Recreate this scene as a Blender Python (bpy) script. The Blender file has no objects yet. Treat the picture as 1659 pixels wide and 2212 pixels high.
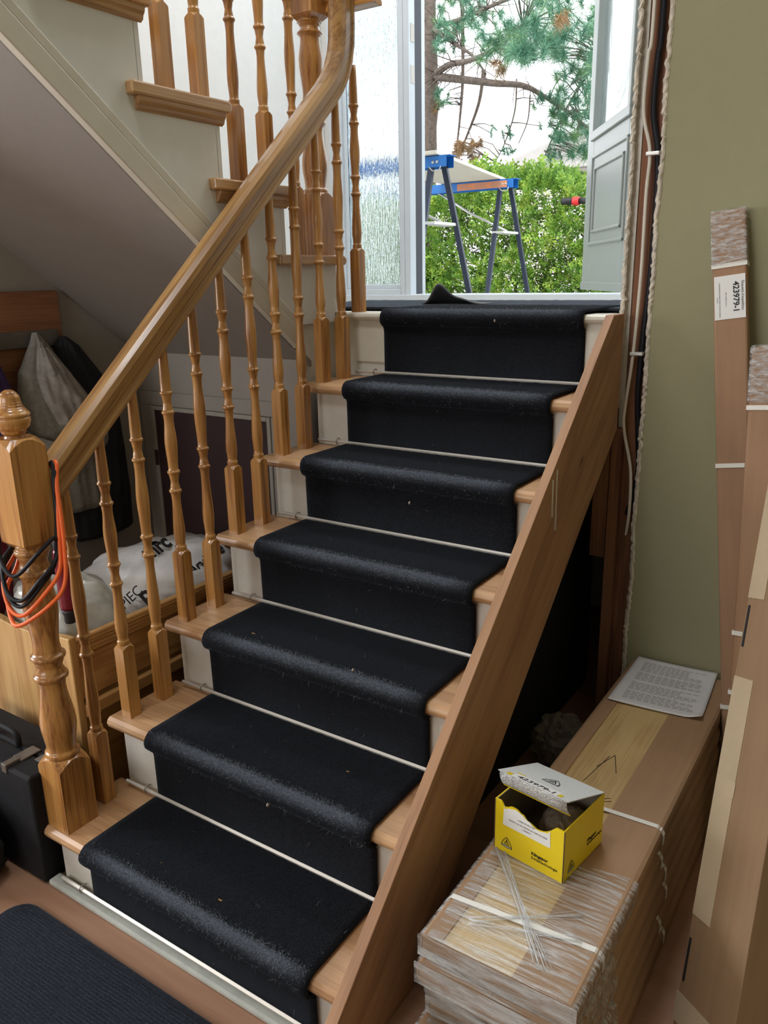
import bpy, math, random
from mathutils import Vector, Matrix
random.seed(7)
R = math.radians
scene = bpy.context.scene
C = scene.collection

# ------------------------------------------------------------------ camera
YAW, PITCH, ROLL, FPX = 0.590556, 0.287325, -0.019579, 1725.2
CAM = Vector((1.47508, -0.93033, 1.43789))
fw = Vector((-math.sin(YAW)*math.cos(PITCH), math.cos(YAW)*math.cos(PITCH), -math.sin(PITCH)))
rt = Vector((math.cos(YAW), math.sin(YAW), 0)); up = rt.cross(fw)
r2 = rt*math.cos(ROLL)+up*math.sin(ROLL); u2 = -rt*math.sin(ROLL)+up*math.cos(ROLL)
cd = bpy.data.cameras.new('camera'); cam = bpy.data.objects.new('camera', cd); C.objects.link(cam)
M = Matrix((r2, u2, -fw)).transposed().to_4x4(); M.translation = CAM
cam.matrix_world = M
cd.sensor_fit = 'VERTICAL'; cd.sensor_height = 24.0; cd.lens = FPX*24.0/2212; cd.clip_start = 0.02
scene.camera = cam

# ------------------------------------------------------------------ world, daylight, added fill lights, exposure
vs = scene.view_settings
vs.view_transform = 'Standard'; vs.look = 'None'; vs.gamma = 1.0; vs.use_curve_mapping = False
vs.exposure = 0.1
w = bpy.data.worlds.new('overcast_sky'); scene.world = w; w.use_nodes = True
bg = w.node_tree.nodes['Background']
bg.inputs[0].default_value = (0.93, 0.97, 1.0, 1); bg.inputs[1].default_value = 2.6
def area(name, loc, target, sx, sy, power, col, portal=False):
    l = bpy.data.lights.new(name, 'AREA'); l.shape = 'RECTANGLE'; l.size = sx; l.size_y = sy
    l.energy = power; l.color = col
    o = bpy.data.objects.new(name, l); C.objects.link(o); o.location = loc
    o.rotation_euler = (Vector(target)-Vector(loc)).to_track_quat('-Z', 'Y').to_euler()
    if portal: l.cycles.is_portal = True
    return o
area('door_portal', (0.02, 2.50, 2.45), (0.02, 0, 2.45), 1.0, 2.3, 1, (1, 1, 1), True)
area('window_daylight_side', (-3.25, -1.55, 1.65), (0.2, 0.35, 0.75), 1.7, 1.3, 112, (0.93, 0.96, 1.0))
area('added_stairwell_fill', (-0.25, 2.38, 4.15), (-0.45, 0.6, 2.0), 1.25, 0.6, 60, (0.90, 0.95, 1.0))  # added fill for the upper flight and landing; its window is made up
area('added_rear_fill', (-0.35, -3.3, 1.75), (0.3, 1.0, 0.8), 2.2, 1.2, 26, (1.0, 0.95, 0.88))  # added fill from the unseen rear of the room
area('added_upper_fill', (0.25, -0.45, 4.45), (-0.3, 1.9, 1.8), 0.6, 0.6, 36, (0.93, 0.96, 1.0))  # added fill for door wall and stringer; no real fixture
sun = bpy.data.lights.new('hazy_sun', 'SUN'); sun.energy = 2.2; sun.angle = R(25); sun.color = (1, 0.96, 0.88)
so = bpy.data.objects.new('hazy_sun', sun); C.objects.link(so); so.rotation_euler = (R(38), R(10), R(0)); so.location = (0, 0, 8)

# ------------------------------------------------------------------ materials
def nn(t, typ, **kw):
    n = t.nodes.new(typ)
    for k, v in kw.items():
        if k in n.inputs: n.inputs[k].default_value = v
        else: setattr(n, k, v)
    return n
def ramp(t, fac, stops):
    n = t.nodes.new('ShaderNodeValToRGB'); e = n.color_ramp.elements
    while len(e) < len(stops): e.new(0.5)
    for el, (p, c) in zip(e, stops): el.position = p; el.color = (*c, 1)
    t.links.new(fac, n.inputs[0]); return n.outputs[0]
def mat(name):
    m = bpy.data.materials.new(name); m.use_nodes = True
    return m, m.node_tree, m.node_tree.nodes['Principled BSDF']
def coords(t, scale, rnd=True, rot=(0, 0, 0), out='Object'):
    tc = nn(t, 'ShaderNodeTexCoord'); mp = nn(t, 'ShaderNodeMapping'); src = tc.outputs[out]
    if any(rot):
        m0 = nn(t, 'ShaderNodeMapping'); m0.inputs['Rotation'].default_value = rot
        t.links.new(src, m0.inputs['Vector']); src = m0.outputs[0]
    mp.inputs['Scale'].default_value = scale
    t.links.new(src, mp.inputs['Vector'])
    if rnd:
        oi = nn(t, 'ShaderNodeObjectInfo'); ad = nn(t, 'ShaderNodeVectorMath', operation='MULTIPLY_ADD')
        ad.inputs[1].default_value = (37, 17, 53)
        t.links.new(oi.outputs['Random'], ad.inputs[0]); t.links.new(mp.outputs[0], ad.inputs[2])
        return ad.outputs[0]
    return mp.outputs[0]
def bump(t, b, h, strength, dist=0.002):
    n = nn(t, 'ShaderNodeBump'); n.inputs['Strength'].default_value = strength; n.inputs['Distance'].default_value = dist
    t.links.new(h, n.inputs['Height']); t.links.new(n.outputs[0], b.inputs['Normal'])
def plain(name, col, rough=0.6, var=0.06, scale=14, bmp=0.0, metal=0.0, spec=0.5, coat=0.0):
    m, t, b = mat(name)
    v = coords(t, (scale,)*3); n = nn(t, 'ShaderNodeTexNoise', Scale=1.0, Detail=5.0, Roughness=0.6)
    t.links.new(v, n.inputs['Vector'])
    lo = tuple(c*(1-var) for c in col); hi = tuple(min(1, c*(1+var)) for c in col)
    t.links.new(ramp(t, n.outputs[0], [(0.3, lo), (0.7, hi)]), b.inputs['Base Color'])
    b.inputs['Roughness'].default_value = rough; b.inputs['Metallic'].default_value = metal
    b.inputs['Specular IOR Level'].default_value = spec; b.inputs['Coat Weight'].default_value = coat
    if bmp: bump(t, b, n.outputs[0], bmp)
    return m
def wood(name, light, mid, dark, axis='Z', rough=0.3, coat=0.4, rot=(0, 0, 0), fine=220, ring=26, knots=False, contrast=1.0):
    m, t, b = mat(name)
    a = 'XYZ'.index(axis)
    s1 = [ring]*3; s1[a] = 1.3; s2 = [fine]*3; s2[a] = 5
    n1 = nn(t, 'ShaderNodeTexNoise', Scale=1.0, Detail=3.0, Roughness=0.55, Distortion=0.6)
    t.links.new(coords(t, s1, True, rot), n1.inputs['Vector'])
    n2 = nn(t, 'ShaderNodeTexNoise', Scale=1.0, Detail=2.0, Roughness=0.6)
    t.links.new(coords(t, s2, True, rot), n2.inputs['Vector'])
    wv = nn(t, 'ShaderNodeMath', operation='MULTIPLY'); wv.inputs[1].default_value = 18.0
    t.links.new(n1.outputs[0], wv.inputs[0])
    sn = nn(t, 'ShaderNodeMath', operation='SINE'); t.links.new(wv.outputs[0], sn.inputs[0])
    mr = nn(t, 'ShaderNodeMapRange'); mr.inputs[1].default_value = -1; mr.inputs[2].default_value = 1
    t.links.new(sn.outputs[0], mr.inputs[0])
    mx = nn(t, 'ShaderNodeMix', data_type='FLOAT'); mx.inputs[0].default_value = 0.68
    t.links.new(mr.outputs[0], mx.inputs[2]); t.links.new(n2.outputs[0], mx.inputs[3])
    col = ramp(t, mx.outputs[0], [(0.22, dark), (0.48, mid), (0.8, light)])
    if knots:
        vo = nn(t, 'ShaderNodeTexVoronoi', Scale=1.0)
        ks = [9]*3; ks[a] = 3.0
        t.links.new(coords(t, ks, True, rot), vo.inputs['Vector'])
        kr = ramp(t, vo.outputs['Distance'], [(0.03, (0, 0, 0)), (0.09, (1, 1, 1))])
        mk = nn(t, 'ShaderNodeMix', data_type='RGBA'); mk.inputs[6].default_value = (dark[0]*0.35, dark[1]*0.3, dark[2]*0.3, 1)
        t.links.new(kr, mk.inputs[0]); t.links.new(col, mk.inputs[7]); col = mk.outputs[2]
    t.links.new(col, b.inputs['Base Color'])
    b.inputs['Roughness'].default_value = rough; b.inputs['Coat Weight'].default_value = coat; b.inputs['Coat Roughness'].default_value = 0.12
    bump(t, b, mx.outputs[0], 0.12, 0.001)
    return m
OAK_L, OAK_M, OAK_D = (0.55, 0.285, 0.085), (0.43, 0.195, 0.052), (0.20, 0.075, 0.018)
MT = {}
MT['oak_z'] = wood('oak_vertical', OAK_L, OAK_M, OAK_D, 'Z')
MT['oak_x'] = wood('oak_along_x', OAK_L, OAK_M, OAK_D, 'X')
MT['oak_y'] = wood('oak_along_y', (0.56, 0.35, 0.17), (0.44, 0.25, 0.11), (0.28, 0.14, 0.055), 'Y')
MT['rail'] = wood('oak_handrail', (0.44, 0.255, 0.09), (0.34, 0.18, 0.06), (0.19, 0.088, 0.028), 'Y', rot=(R(-41.3), 0, 0))
MT['tread'] = wood('oak_tread', (0.57, 0.345, 0.18), (0.49, 0.28, 0.14), (0.36, 0.185, 0.085), 'X', rough=0.42, coat=0.15, ring=12)
MT['plank'] = wood('pine_plank', (0.43, 0.24, 0.13), (0.36, 0.19, 0.098), (0.25, 0.125, 0.064), 'Y', rough=0.65, coat=0, rot=(R(-41.3), 0, 0), ring=11, knots=True)
MT['stud'] = wood('old_stud', (0.27, 0.125, 0.065), (0.21, 0.09, 0.048), (0.10, 0.042, 0.024), 'Z', rough=0.85, coat=0, ring=14)
MT['pine_z'] = wood('pine_vertical', (0.60, 0.38, 0.15), (0.50, 0.29, 0.105), (0.36, 0.18, 0.06), 'Z', rough=0.5, coat=0.1, ring=16)
MT['pine_y'] = wood('pine_along', (0.56, 0.32, 0.12), (0.46, 0.24, 0.08), (0.28, 0.12, 0.035), 'Y', rough=0.5, coat=0.1, ring=13)
MT['ash_y'] = wood('pale_board', (0.60, 0.43, 0.21), (0.54, 0.37, 0.165), (0.42, 0.27, 0.11), 'Y', rough=0.5, coat=0.1, ring=7)
MT['coatboard'] = wood('red_plank', (0.34, 0.16, 0.075), (0.25, 0.105, 0.05), (0.14, 0.055, 0.028), 'Y', rough=0.6, coat=0, ring=9)
MT['white'] = plain('white_paint', (0.70, 0.69, 0.66), 0.45, 0.05, 9, 0.05)
MT['riser'] = plain('riser_white_paint', (0.60, 0.56, 0.50), 0.5, 0.07, 12, 0.05)
MT['stripgrey'] = plain('worn_strip_paint', (0.42, 0.43, 0.39), 0.75, 0.12, 25, 0.1)
MT['cream'] = plain('cream_trim_paint', (0.60, 0.56, 0.47), 0.4, 0.05, 8, 0.04)
MT['wallwhite'] = plain('stairwell_white', (0.78, 0.78, 0.77), 0.7, 0.02, 30, 0.1)
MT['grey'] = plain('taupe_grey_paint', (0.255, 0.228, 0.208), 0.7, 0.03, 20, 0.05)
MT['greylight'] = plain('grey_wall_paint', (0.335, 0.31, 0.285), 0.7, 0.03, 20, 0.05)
MT['framegrey'] = plain('hatch_frame_paint', (0.37, 0.345, 0.31), 0.6, 0.04, 15)
MT['pegrail'] = plain('grey_peg_rail', (0.13, 0.118, 0.105), 0.7, 0.2, 15)
MT['case'] = plain('black_case_vinyl', (0.0075, 0.0075, 0.0095), 0.7, 0.3, 60, 0.3, 0, 0.25)
MT['oldsteel'] = plain('dull_steel', (0.20, 0.175, 0.15), 0.5, 0.1, 20, 0, 0.7)
MT['green'] = plain('olive_green_paint', (0.305, 0.285, 0.168), 0.75, 0.02, 20, 0.06)
MT['room'] = plain('room_paint', (0.55, 0.53, 0.48), 0.8, 0.03, 10)
MT['floor'] = wood('brown_floor', (0.37, 0.205, 0.13), (0.33, 0.178, 0.11), (0.28, 0.15, 0.09), 'X', rough=0.45, coat=0.1, ring=8)
MT['rod'] = plain('aluminium_rod', (0.66, 0.62, 0.56), 0.5, 0.04, 20, 0, 0.8)
MT['steel'] = plain('steel', (0.45, 0.42, 0.38), 0.35, 0.05, 20, 0, 0.9)
MT['plaster'] = plain('broken_plaster', (0.62, 0.56, 0.47), 0.95, 0.25, 60, 0.8)
MT['cable'] = plain('white_cable', (0.66, 0.62, 0.55), 0.5, 0.04, 30)
MT['blackcable'] = plain('black_cable', (0.008, 0.008, 0.013), 0.5, 0.1, 30, 0, 0, 0.3)
MT['orange'] = plain('orange_rubber', (0.85, 0.14, 0.025), 0.45, 0.05, 30)
MT['black'] = plain('black_plastic', (0.014, 0.014, 0.017), 0.5, 0.2, 40, 0.15)
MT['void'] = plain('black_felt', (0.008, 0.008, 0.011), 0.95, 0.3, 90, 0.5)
MT['hatch'] = plain('dark_brown_hatch', (0.045, 0.022, 0.024), 0.6, 0.1, 6)
MT['vinyl'] = plain('white_vinyl', (0.70, 0.77, 0.84), 0.35, 0.02, 10)
MT['weather'] = plain('dark_weatherstrip', (0.03, 0.035, 0.055), 0.5, 0.1, 10)
MT['doorpaint'] = plain('grey_door_paint', (0.24, 0.262, 0.245), 0.30, 0.03, 6)
MT['blue'] = plain('blue_steel', (0.015, 0.17, 0.55), 0.4, 0.06, 8)
MT['darkleg'] = plain('dark_blue_leg', (0.018, 0.028, 0.055), 0.4, 0.1, 8)
MT['galv'] = plain('galvanised', (0.62, 0.62, 0.60), 0.4, 0.06, 12, 0, 0.6)
MT['orangelabel'] = plain('orange_label', (0.75, 0.27, 0.12), 0.6, 0.05, 20)
MT['whiteboard'] = plain('white_board', (0.72, 0.66, 0.56), 0.6, 0.05, 6)
MT['ink'] = plain('black_ink', (0.012, 0.012, 0.014), 0.6, 0.05, 10)
MT['greyink'] = plain('grey_print', (0.30, 0.29, 0.29), 0.8, 0.05, 10)
MT['paper'] = plain('white_paper', (0.64, 0.62, 0.62), 0.8, 0.02, 12)
MT['label'] = plain('label_paper', (0.78, 0.78, 0.76), 0.6, 0.02, 12)
MT['yellow'] = plain('yellow_card', (0.80, 0.60, 0.012), 0.4, 0.02, 9)
MT['greycard'] = plain('card_inside', (0.16, 0.13, 0.10), 0.9, 0.1, 20)
MT['kraft'] = plain('kraft_paper', (0.115, 0.085, 0.062), 0.8, 0.2, 12, 0.4)
MT['strap'] = plain('white_strap', (0.74, 0.72, 0.67), 0.4, 0.03, 20)
MT['tape'] = plain('beige_tape', (0.42, 0.33, 0.22), 0.35, 0.06, 12)
MT['coat_grey'] = plain('grey_wool', (0.25, 0.24, 0.225), 0.95, 0.2, 60, 0.5)
MT['coat_lining'] = plain('grey_fleece', (0.34, 0.32, 0.31), 0.95, 0.25, 30, 0.6)
MT['coat_black'] = plain('black_cloth', (0.014, 0.016, 0.022), 0.85, 0.2, 40, 0.4)
MT['coat_purple'] = plain('purple_cloth', (0.055, 0.030, 0.13), 0.9, 0.2, 40, 0.4)
MT['maroon'] = plain('maroon_cloth', (0.20, 0.018, 0.045), 0.8, 0.2, 25, 0.4)
MT['bag'] = plain('white_plastic_bag', (0.84, 0.86, 0.90), 0.18, 0.05, 16, 0.8)
MT['clearbag'] = plain('cloudy_plastic_bag', (0.50, 0.51, 0.48), 0.2, 0.2, 22, 0.6)
MT['bottle'] = plain('dark_red_bottle', (0.16, 0.008, 0.022), 0.25, 0.1, 20)
MT['crumple'] = plain('crumpled_paper', (0.20, 0.18, 0.15), 0.9, 0.15, 30, 0.3)
MT['bark'] = plain('pine_bark', (0.13, 0.10, 0.085), 0.95, 0.4, 30, 0.8)
MT['house'] = plain('pale_render', (0.66, 0.60, 0.55), 0.8, 0.04, 2)
MT['roof'] = plain('grey_roof', (0.35, 0.33, 0.32), 0.8, 0.1, 4)
MT['lawn'] = plain('porch_concrete', (0.42, 0.42, 0.40), 0.9, 0.1, 3)
MT['red'] = plain('red_plastic', (0.7, 0.03, 0.03), 0.4, 0.05, 10)
def cardboard(name, col, axis):
    m, t, b = mat(name)
    s = [70]*3; s['XYZ'.index(axis)] = 4
    n = nn(t, 'ShaderNodeTexNoise', Scale=1.0, Detail=4.0); t.links.new(coords(t, s), n.inputs['Vector'])
    n2 = nn(t, 'ShaderNodeTexNoise', Scale=6.0, Detail=3.0); t.links.new(coords(t, (1, 1, 1)), n2.inputs['Vector'])
    mx = nn(t, 'ShaderNodeMix', data_type='FLOAT'); mx.inputs[0].default_value = 0.5
    t.links.new(n.outputs[0], mx.inputs[2]); t.links.new(n2.outputs[0], mx.inputs[3])
    t.links.new(ramp(t, mx.outputs[0], [(0.3, tuple(c*0.86 for c in col)), (0.7, tuple(c*1.1 for c in col))]), b.inputs['Base Color'])
    b.inputs['Roughness'].default_value = 0.72; bump(t, b, n.outputs[0], 0.1, 0.001)
    return m
MT['card_y'] = cardboard('cardboard_along_y', (0.33, 0.195, 0.105), 'Y')
MT['card_z'] = cardboard('cardboard_along_z', (0.34, 0.195, 0.11), 'Z')
MT['card_dark'] = cardboard('brown_cardboard', (0.24, 0.145, 0.075), 'Z')
MT['card_edge'] = plain('corrugated_edge', (0.10, 0.065, 0.04), 0.9, 0.3, 120, 0.3)
def glitter():
    m, t, b = mat('silver_speckle_card')
    n = nn(t, 'ShaderNodeTexNoise', Scale=520.0, Detail=2.0); t.links.new(coords(t, (1, 1, 1)), n.inputs['Vector'])
    t.links.new(ramp(t, n.outputs[0], [(0.40, (0.16, 0.155, 0.15)), (0.58, (0.72, 0.72, 0.71))]), b.inputs['Base Color'])
    b.inputs['Roughness'].default_value = 0.5; bump(t, b, n.outputs[0], 0.25, 0.001); return m
MT['glitter'] = glitter()
MT['silvercard'] = plain('silver_grey_card', (0.62, 0.64, 0.64), 0.5, 0.12, 300, 0.1)
def carpet(name, col, sheen, rib=0.0, ribaxis=(0, 0, 0), tint=(0.55, 0.66, 0.85)):
    m, t, b = mat(name)
    n = nn(t, 'ShaderNodeTexNoise', Scale=420.0, Detail=3.0); t.links.new(coords(t, (1, 1, 1), False), n.inputs['Vector'])
    t.links.new(ramp(t, n.outputs[0], [(0.35, tuple(c*0.45 for c in col)), (0.68, tuple(c*1.7 for c in col))]), b.inputs['Base Color'])
    b.inputs['Roughness'].default_value = 1.0; b.inputs['Specular IOR Level'].default_value = 0.05
    b.inputs['Sheen Weight'].default_value = sheen; b.inputs['Sheen Roughness'].default_value = 0.32
    b.inputs['Sheen Tint'].default_value = (*tint, 1)
    h = n.outputs[0]
    if rib:
        wv = nn(t, 'ShaderNodeTexWave', Scale=rib, Distortion=1.0); t.links.new(coords(t, (1, 1, 1), False, ribaxis), wv.inputs['Vector'])
        ad = nn(t, 'ShaderNodeMath', operation='ADD'); t.links.new(h, ad.inputs[0]); t.links.new(wv.outputs[0], ad.inputs[1]); h = ad.outputs[0]
    bump(t, b, h, 0.9, 0.003)
    return m
MT['carpet'] = carpet('black_wool_carpet', (0.0105, 0.0110, 0.0135), 0.07)
MT['fibre'] = carpet('carpet_fibre', (0.020, 0.021, 0.026), 0.2)
MT['nose_highlight'] = plain('highlight_grey_fibre', (0.135, 0.150, 0.180), 0.75, 0.25, 60)  # pale tone that paints the nosing highlight
MT['palefibre'] = plain('pale_hair', (0.26, 0.27, 0.30), 0.6, 0.2, 50)
MT['runner'] = carpet('black_wool_runner', (0.0105, 0.0110, 0.0135), 0.07)
def add_nose_light(m):  # lightens the pile at the nosings: highlight painted into the colour
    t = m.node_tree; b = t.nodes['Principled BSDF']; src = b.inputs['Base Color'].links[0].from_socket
    at = nn(t, 'ShaderNodeAttribute'); at.attribute_name = 'nose_light'
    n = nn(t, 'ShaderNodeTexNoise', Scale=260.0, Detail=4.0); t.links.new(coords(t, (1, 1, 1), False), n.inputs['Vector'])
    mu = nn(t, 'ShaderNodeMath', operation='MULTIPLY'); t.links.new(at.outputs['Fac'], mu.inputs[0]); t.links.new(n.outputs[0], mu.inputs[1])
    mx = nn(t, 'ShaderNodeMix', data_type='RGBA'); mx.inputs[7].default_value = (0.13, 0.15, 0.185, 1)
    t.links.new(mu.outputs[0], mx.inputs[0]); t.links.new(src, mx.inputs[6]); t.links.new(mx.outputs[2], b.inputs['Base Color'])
add_nose_light(MT['runner'])
MT['mat'] = carpet('ribbed_mat', (0.016, 0.018, 0.024), 0.45)
MT['rugtop'] = carpet('dark_landing_rug', (0.030, 0.033, 0.040), 0.5)
MT['rubber'] = plain('grey_rubber_backing', (0.11, 0.11, 0.115), 0.7, 0.1, 30, 0.1)
def rainglass():
    m, t, b = mat('rain_textured_glass')
    n = nn(t, 'ShaderNodeTexNoise', Scale=1.0, Detail=3.0, Roughness=0.6, Distortion=0.4); t.links.new(coords(t, (160, 160, 13), False), n.inputs['Vector'])
    b.inputs['Base Color'].default_value = (0.86, 0.94, 0.97, 1); b.inputs['Roughness'].default_value = 0.06
    b.inputs['Transmission Weight'].default_value = 1.0; b.inputs['IOR'].default_value = 1.42
    bump(t, b, n.outputs[0], 0.8, 0.006); return m
MT['rainglass'] = rainglass()
def clearglass():
    m, t, b = mat('door_glass'); b.inputs['Base Color'].default_value = (0.85, 0.95, 0.97, 1)
    n = nn(t, 'ShaderNodeTexNoise', Scale=14.0); t.links.new(coords(t, (1, 1, 1), False), n.inputs['Vector']); bump(t, b, n.outputs[0], 0.3, 0.004)
    b.inputs['Roughness'].default_value = 0.15; b.inputs['Transmission Weight'].default_value = 1.0; b.inputs['IOR'].default_value = 1.3; return m
MT['doorglass'] = clearglass()
def film(scale, dens, tint=(1, 1, 1)):
    m = bpy.data.materials.new('stretch_film'); m.use_nodes = True; t = m.node_tree; t.nodes.clear()
    out = nn(t, 'ShaderNodeOutputMaterial'); tr = nn(t, 'ShaderNodeBsdfTransparent'); gl = nn(t, 'ShaderNodeBsdfPrincipled')
    tr.inputs[0].default_value = (0.96, 0.96, 0.95, 1)
    gl.inputs['Base Color'].default_value = (0.66, 0.67, 0.67, 1); gl.inputs['Roughness'].default_value = 0.16; gl.inputs['Specular IOR Level'].default_value = 1.0
    n = nn(t, 'ShaderNodeTexNoise', Scale=1.0, Detail=4.0, Roughness=0.65, Distortion=0.3); t.links.new(coords(t, scale, True), n.inputs['Vector'])
    f = ramp(t, n.outputs[0], [(0.44-dens, (0.05, 0.05, 0.05)), (0.66-dens*0.3, (0.60, 0.60, 0.60))])
    bp = nn(t, 'ShaderNodeBump'); bp.inputs['Strength'].default_value = 0.9; bp.inputs['Distance'].default_value = 0.004
    t.links.new(n.outputs[0], bp.inputs['Height']); t.links.new(bp.outputs[0], gl.inputs['Normal'])
    mx = nn(t, 'ShaderNodeMixShader'); t.links.new(f, mx.inputs[0]); t.links.new(tr.outputs[0], mx.inputs[1]); t.links.new(gl.outputs[0], mx.inputs[2])
    t.links.new(mx.outputs[0], out.inputs[0]); return m
MT['film_x'] = film((9, 130, 60), 0.02)
MT['film_z'] = film((40, 40, 130), 0.06)
MT['strand'] = plain('bunched_film', (0.70, 0.72, 0.74), 0.15, 0.03, 30)
def foliage(name, a, c, d, sc):
    m, t, b = mat(name)
    n = nn(t, 'ShaderNodeTexNoise', Scale=sc, Detail=3.0, Roughness=0.7); t.links.new(coords(t, (1, 1, 1), False), n.inputs['Vector'])
    t.links.new(ramp(t, n.outputs[0], [(0.32, a), (0.5, c), (0.68, d)]), b.inputs['Base Color'])
    b.inputs['Roughness'].default_value = 0.6; b.inputs['Specular IOR Level'].default_value = 0.25
    b.inputs['Transmission Weight'].default_value = 0.0
    return m
MT['cedar'] = foliage('cedar_leaf', (0.085, 0.19, 0.045), (0.22, 0.40, 0.065), (0.52, 0.64, 0.11), 9)
MT['needle'] = foliage('pine_needle', (0.07, 0.20, 0.13), (0.13, 0.30, 0.20), (0.28, 0.44, 0.20), 5)
MT['deadneedle'] = foliage('dead_needle', (0.20, 0.11, 0.06), (0.30, 0.18, 0.09), (0.36, 0.25, 0.12), 5)

# ------------------------------------------------------------------ mesh helpers
class MB:
    def __init__(s): s.v = []; s.f = []; s.sm = []
    def add(s, vs, fs, smooth=False):
        o = len(s.v); s.v += [tuple(v) for v in vs]; s.f += [tuple(i+o for i in f) for f in fs]; s.sm += [smooth]*len(fs); return s
    def box(s, x0, x1, y0, y1, z0, z1):
        return s.add([(x0,y0,z0),(x1,y0,z0),(x1,y1,z0),(x0,y1,z0),(x0,y0,z1),(x1,y0,z1),(x1,y1,z1),(x0,y1,z1)],
              [(0,3,2,1),(4,5,6,7),(0,1,5,4),(1,2,6,5),(2,3,7,6),(3,0,4,7)])
    def hexa(s, p): # 8 points, bottom 4 then top 4
        return s.add(p, [(0,3,2,1),(4,5,6,7),(0,1,5,4),(1,2,6,5),(2,3,7,6),(3,0,4,7)])
    def prism(s, pts, axis, a0, a1): # polygon in the two other axes
        n = len(pts)
        def mk(p, a):
            if axis == 'X': return (a, p[0], p[1])
            if axis == 'Y': return (p[0], a, p[1])
            return (p[0], p[1], a)
        vs = [mk(p, a0) for p in pts]+[mk(p, a1) for p in pts]
        fs = [tuple(range(n))[::-1], tuple(range(n, 2*n))]+[(i, (i+1) % n, n+(i+1) % n, n+i) for i in range(n)]
        return s.add(vs, fs)
    def lathe(s, prof, c=(0, 0, 0), seg=20, cap=True):
        vs = []; fs = []
        for r, z in prof:
            for k in range(seg):
                a = 2*math.pi*k/seg; vs.append((c[0]+r*math.cos(a), c[1]+r*math.sin(a), c[2]+z))
        for i in range(len(prof)-1):
            for k in range(seg):
                fs.append((i*seg+k, i*seg+(k+1) % seg, (i+1)*seg+(k+1) % seg, (i+1)*seg+k))
        if cap: fs += [tuple(range(seg))[::-1], tuple(range((len(prof)-1)*seg, len(prof)*seg))]
        return s.add(vs, fs, True)
    def tube(s, pts, r, seg=8, closed=False):
        pts = [Vector(p) for p in pts]; n = len(pts); rr = r if isinstance(r, (list, tuple)) else [r]*n
        vs = []; fs = []; prev = None
        for i, p in enumerate(pts):
            a = pts[(i-1) % n] if (closed or i > 0) else p; b = pts[(i+1) % n] if (closed or i < n-1) else p
            d = (b-a).normalized()
            if prev is None:
                u = d.cross(Vector((0, 0, 1)))
                if u.length < 0.05: u = d.cross(Vector((1, 0, 0)))
            else: u = prev-d*prev.dot(d)
            u.normalize(); prev = u; v = d.cross(u)
            for k in range(seg):
                t = 2*math.pi*k/seg; vs.append(p+(u*math.cos(t)+v*math.sin(t))*rr[i])
        m = n if closed else n-1
        for i in range(m):
            j = (i+1) % n
            for k in range(seg): fs.append((i*seg+k, i*seg+(k+1) % seg, j*seg+(k+1) % seg, j*seg+k))
        if not closed: fs += [tuple(range(seg))[::-1], tuple(range((n-1)*seg, n*seg))]
        return s.add(vs, fs, True)
    def sweep(s, pts, prof, side): # profile (a along side, b along normal) swept along pts
        pts = [Vector(p) for p in pts]; n = len(pts); m = len(prof); vs = []; fs = []; side = Vector(side)
        for i, p in enumerate(pts):
            d = (pts[min(i+1, n-1)]-pts[max(i-1, 0)]).normalized(); nrm = side.cross(d).normalized()
            for a, b in prof: vs.append(p+side*a+nrm*b)
        for i in range(n-1):
            for k in range(m): fs.append((i*m+k, i*m+(k+1) % m, (i+1)*m+(k+1) % m, (i+1)*m+k))
        fs += [tuple(range(m))[::-1], tuple(range((n-1)*m, n*m))]
        return s.add(vs, fs)
    def grid(s, fn, nu, nv, closed_u=False):
        vs = [fn(i/(nu-(0 if closed_u else 1)), j/(nv-1)) for j in range(nv) for i in range(nu)]; fs = []
        for j in range(nv-1):
            for i in range(nu if closed_u else nu-1):
                fs.append((j*nu+i, j*nu+(i+1) % nu, (j+1)*nu+(i+1) % nu, (j+1)*nu+i))
        return s.add(vs, fs, True)
    def mesh(s, name, org=(0, 0, 0)):
        me = bpy.data.meshes.new(name)
        me.from_pydata([(v[0]-org[0], v[1]-org[1], v[2]-org[2]) for v in s.v], [], s.f)
        me.polygons.foreach_set('use_smooth', s.sm); me.update(); return me
    def build(s, name, m, parent=None, bev=0, solid=0, sub=0, smooth_all=False):
        org = parent['org'] if parent is not None and 'org' in parent else (0, 0, 0)
        o = bpy.data.objects.new(name, s.mesh(name, org)); C.objects.link(o)
        o.data.materials.append(MT[m])
        if parent is not None: o.parent = parent
        if parent is not None and 'org' in parent: o['org'] = tuple(org)
        if solid:
            md = o.modifiers.new('thickness', 'SOLIDIFY'); md.thickness = solid; md.offset = 0
        if bev:
            md = o.modifiers.new('soft_edges', 'BEVEL'); md.width = bev; md.segments = 2; md.limit_method = 'ANGLE'; md.angle_limit = R(40)
        if sub:
            md = o.modifiers.new('smooth', 'SUBSURF'); md.levels = sub; md.render_levels = sub
        return o
def tag(o, label, cat=None, group=None, kind=None):
    if label: o['label'] = label
    if cat: o['category'] = cat
    if group: o['group'] = group
    if kind: o['kind'] = kind
    return o
def thing(name, loc, label, cat, group=None, kind=None, rot=None, local=False):
    o = bpy.data.objects.new(name, None); C.objects.link(o); o.location = loc; o.empty_display_size = 0.05
    o['org'] = (0, 0, 0) if local else tuple(loc)
    if rot: o.rotation_euler = rot
    return tag(o, label, cat, group, kind)
def sub(o, parent_thing):  # make an already built mesh's origin frame usable for sub parts
    o['org'] = tuple(parent_thing['org']); return o
def copy_part(src, parent, loc=None):
    c = src.copy(); C.objects.link(c); c.parent = parent
    if loc is not None: c.location = loc
    return c
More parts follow.
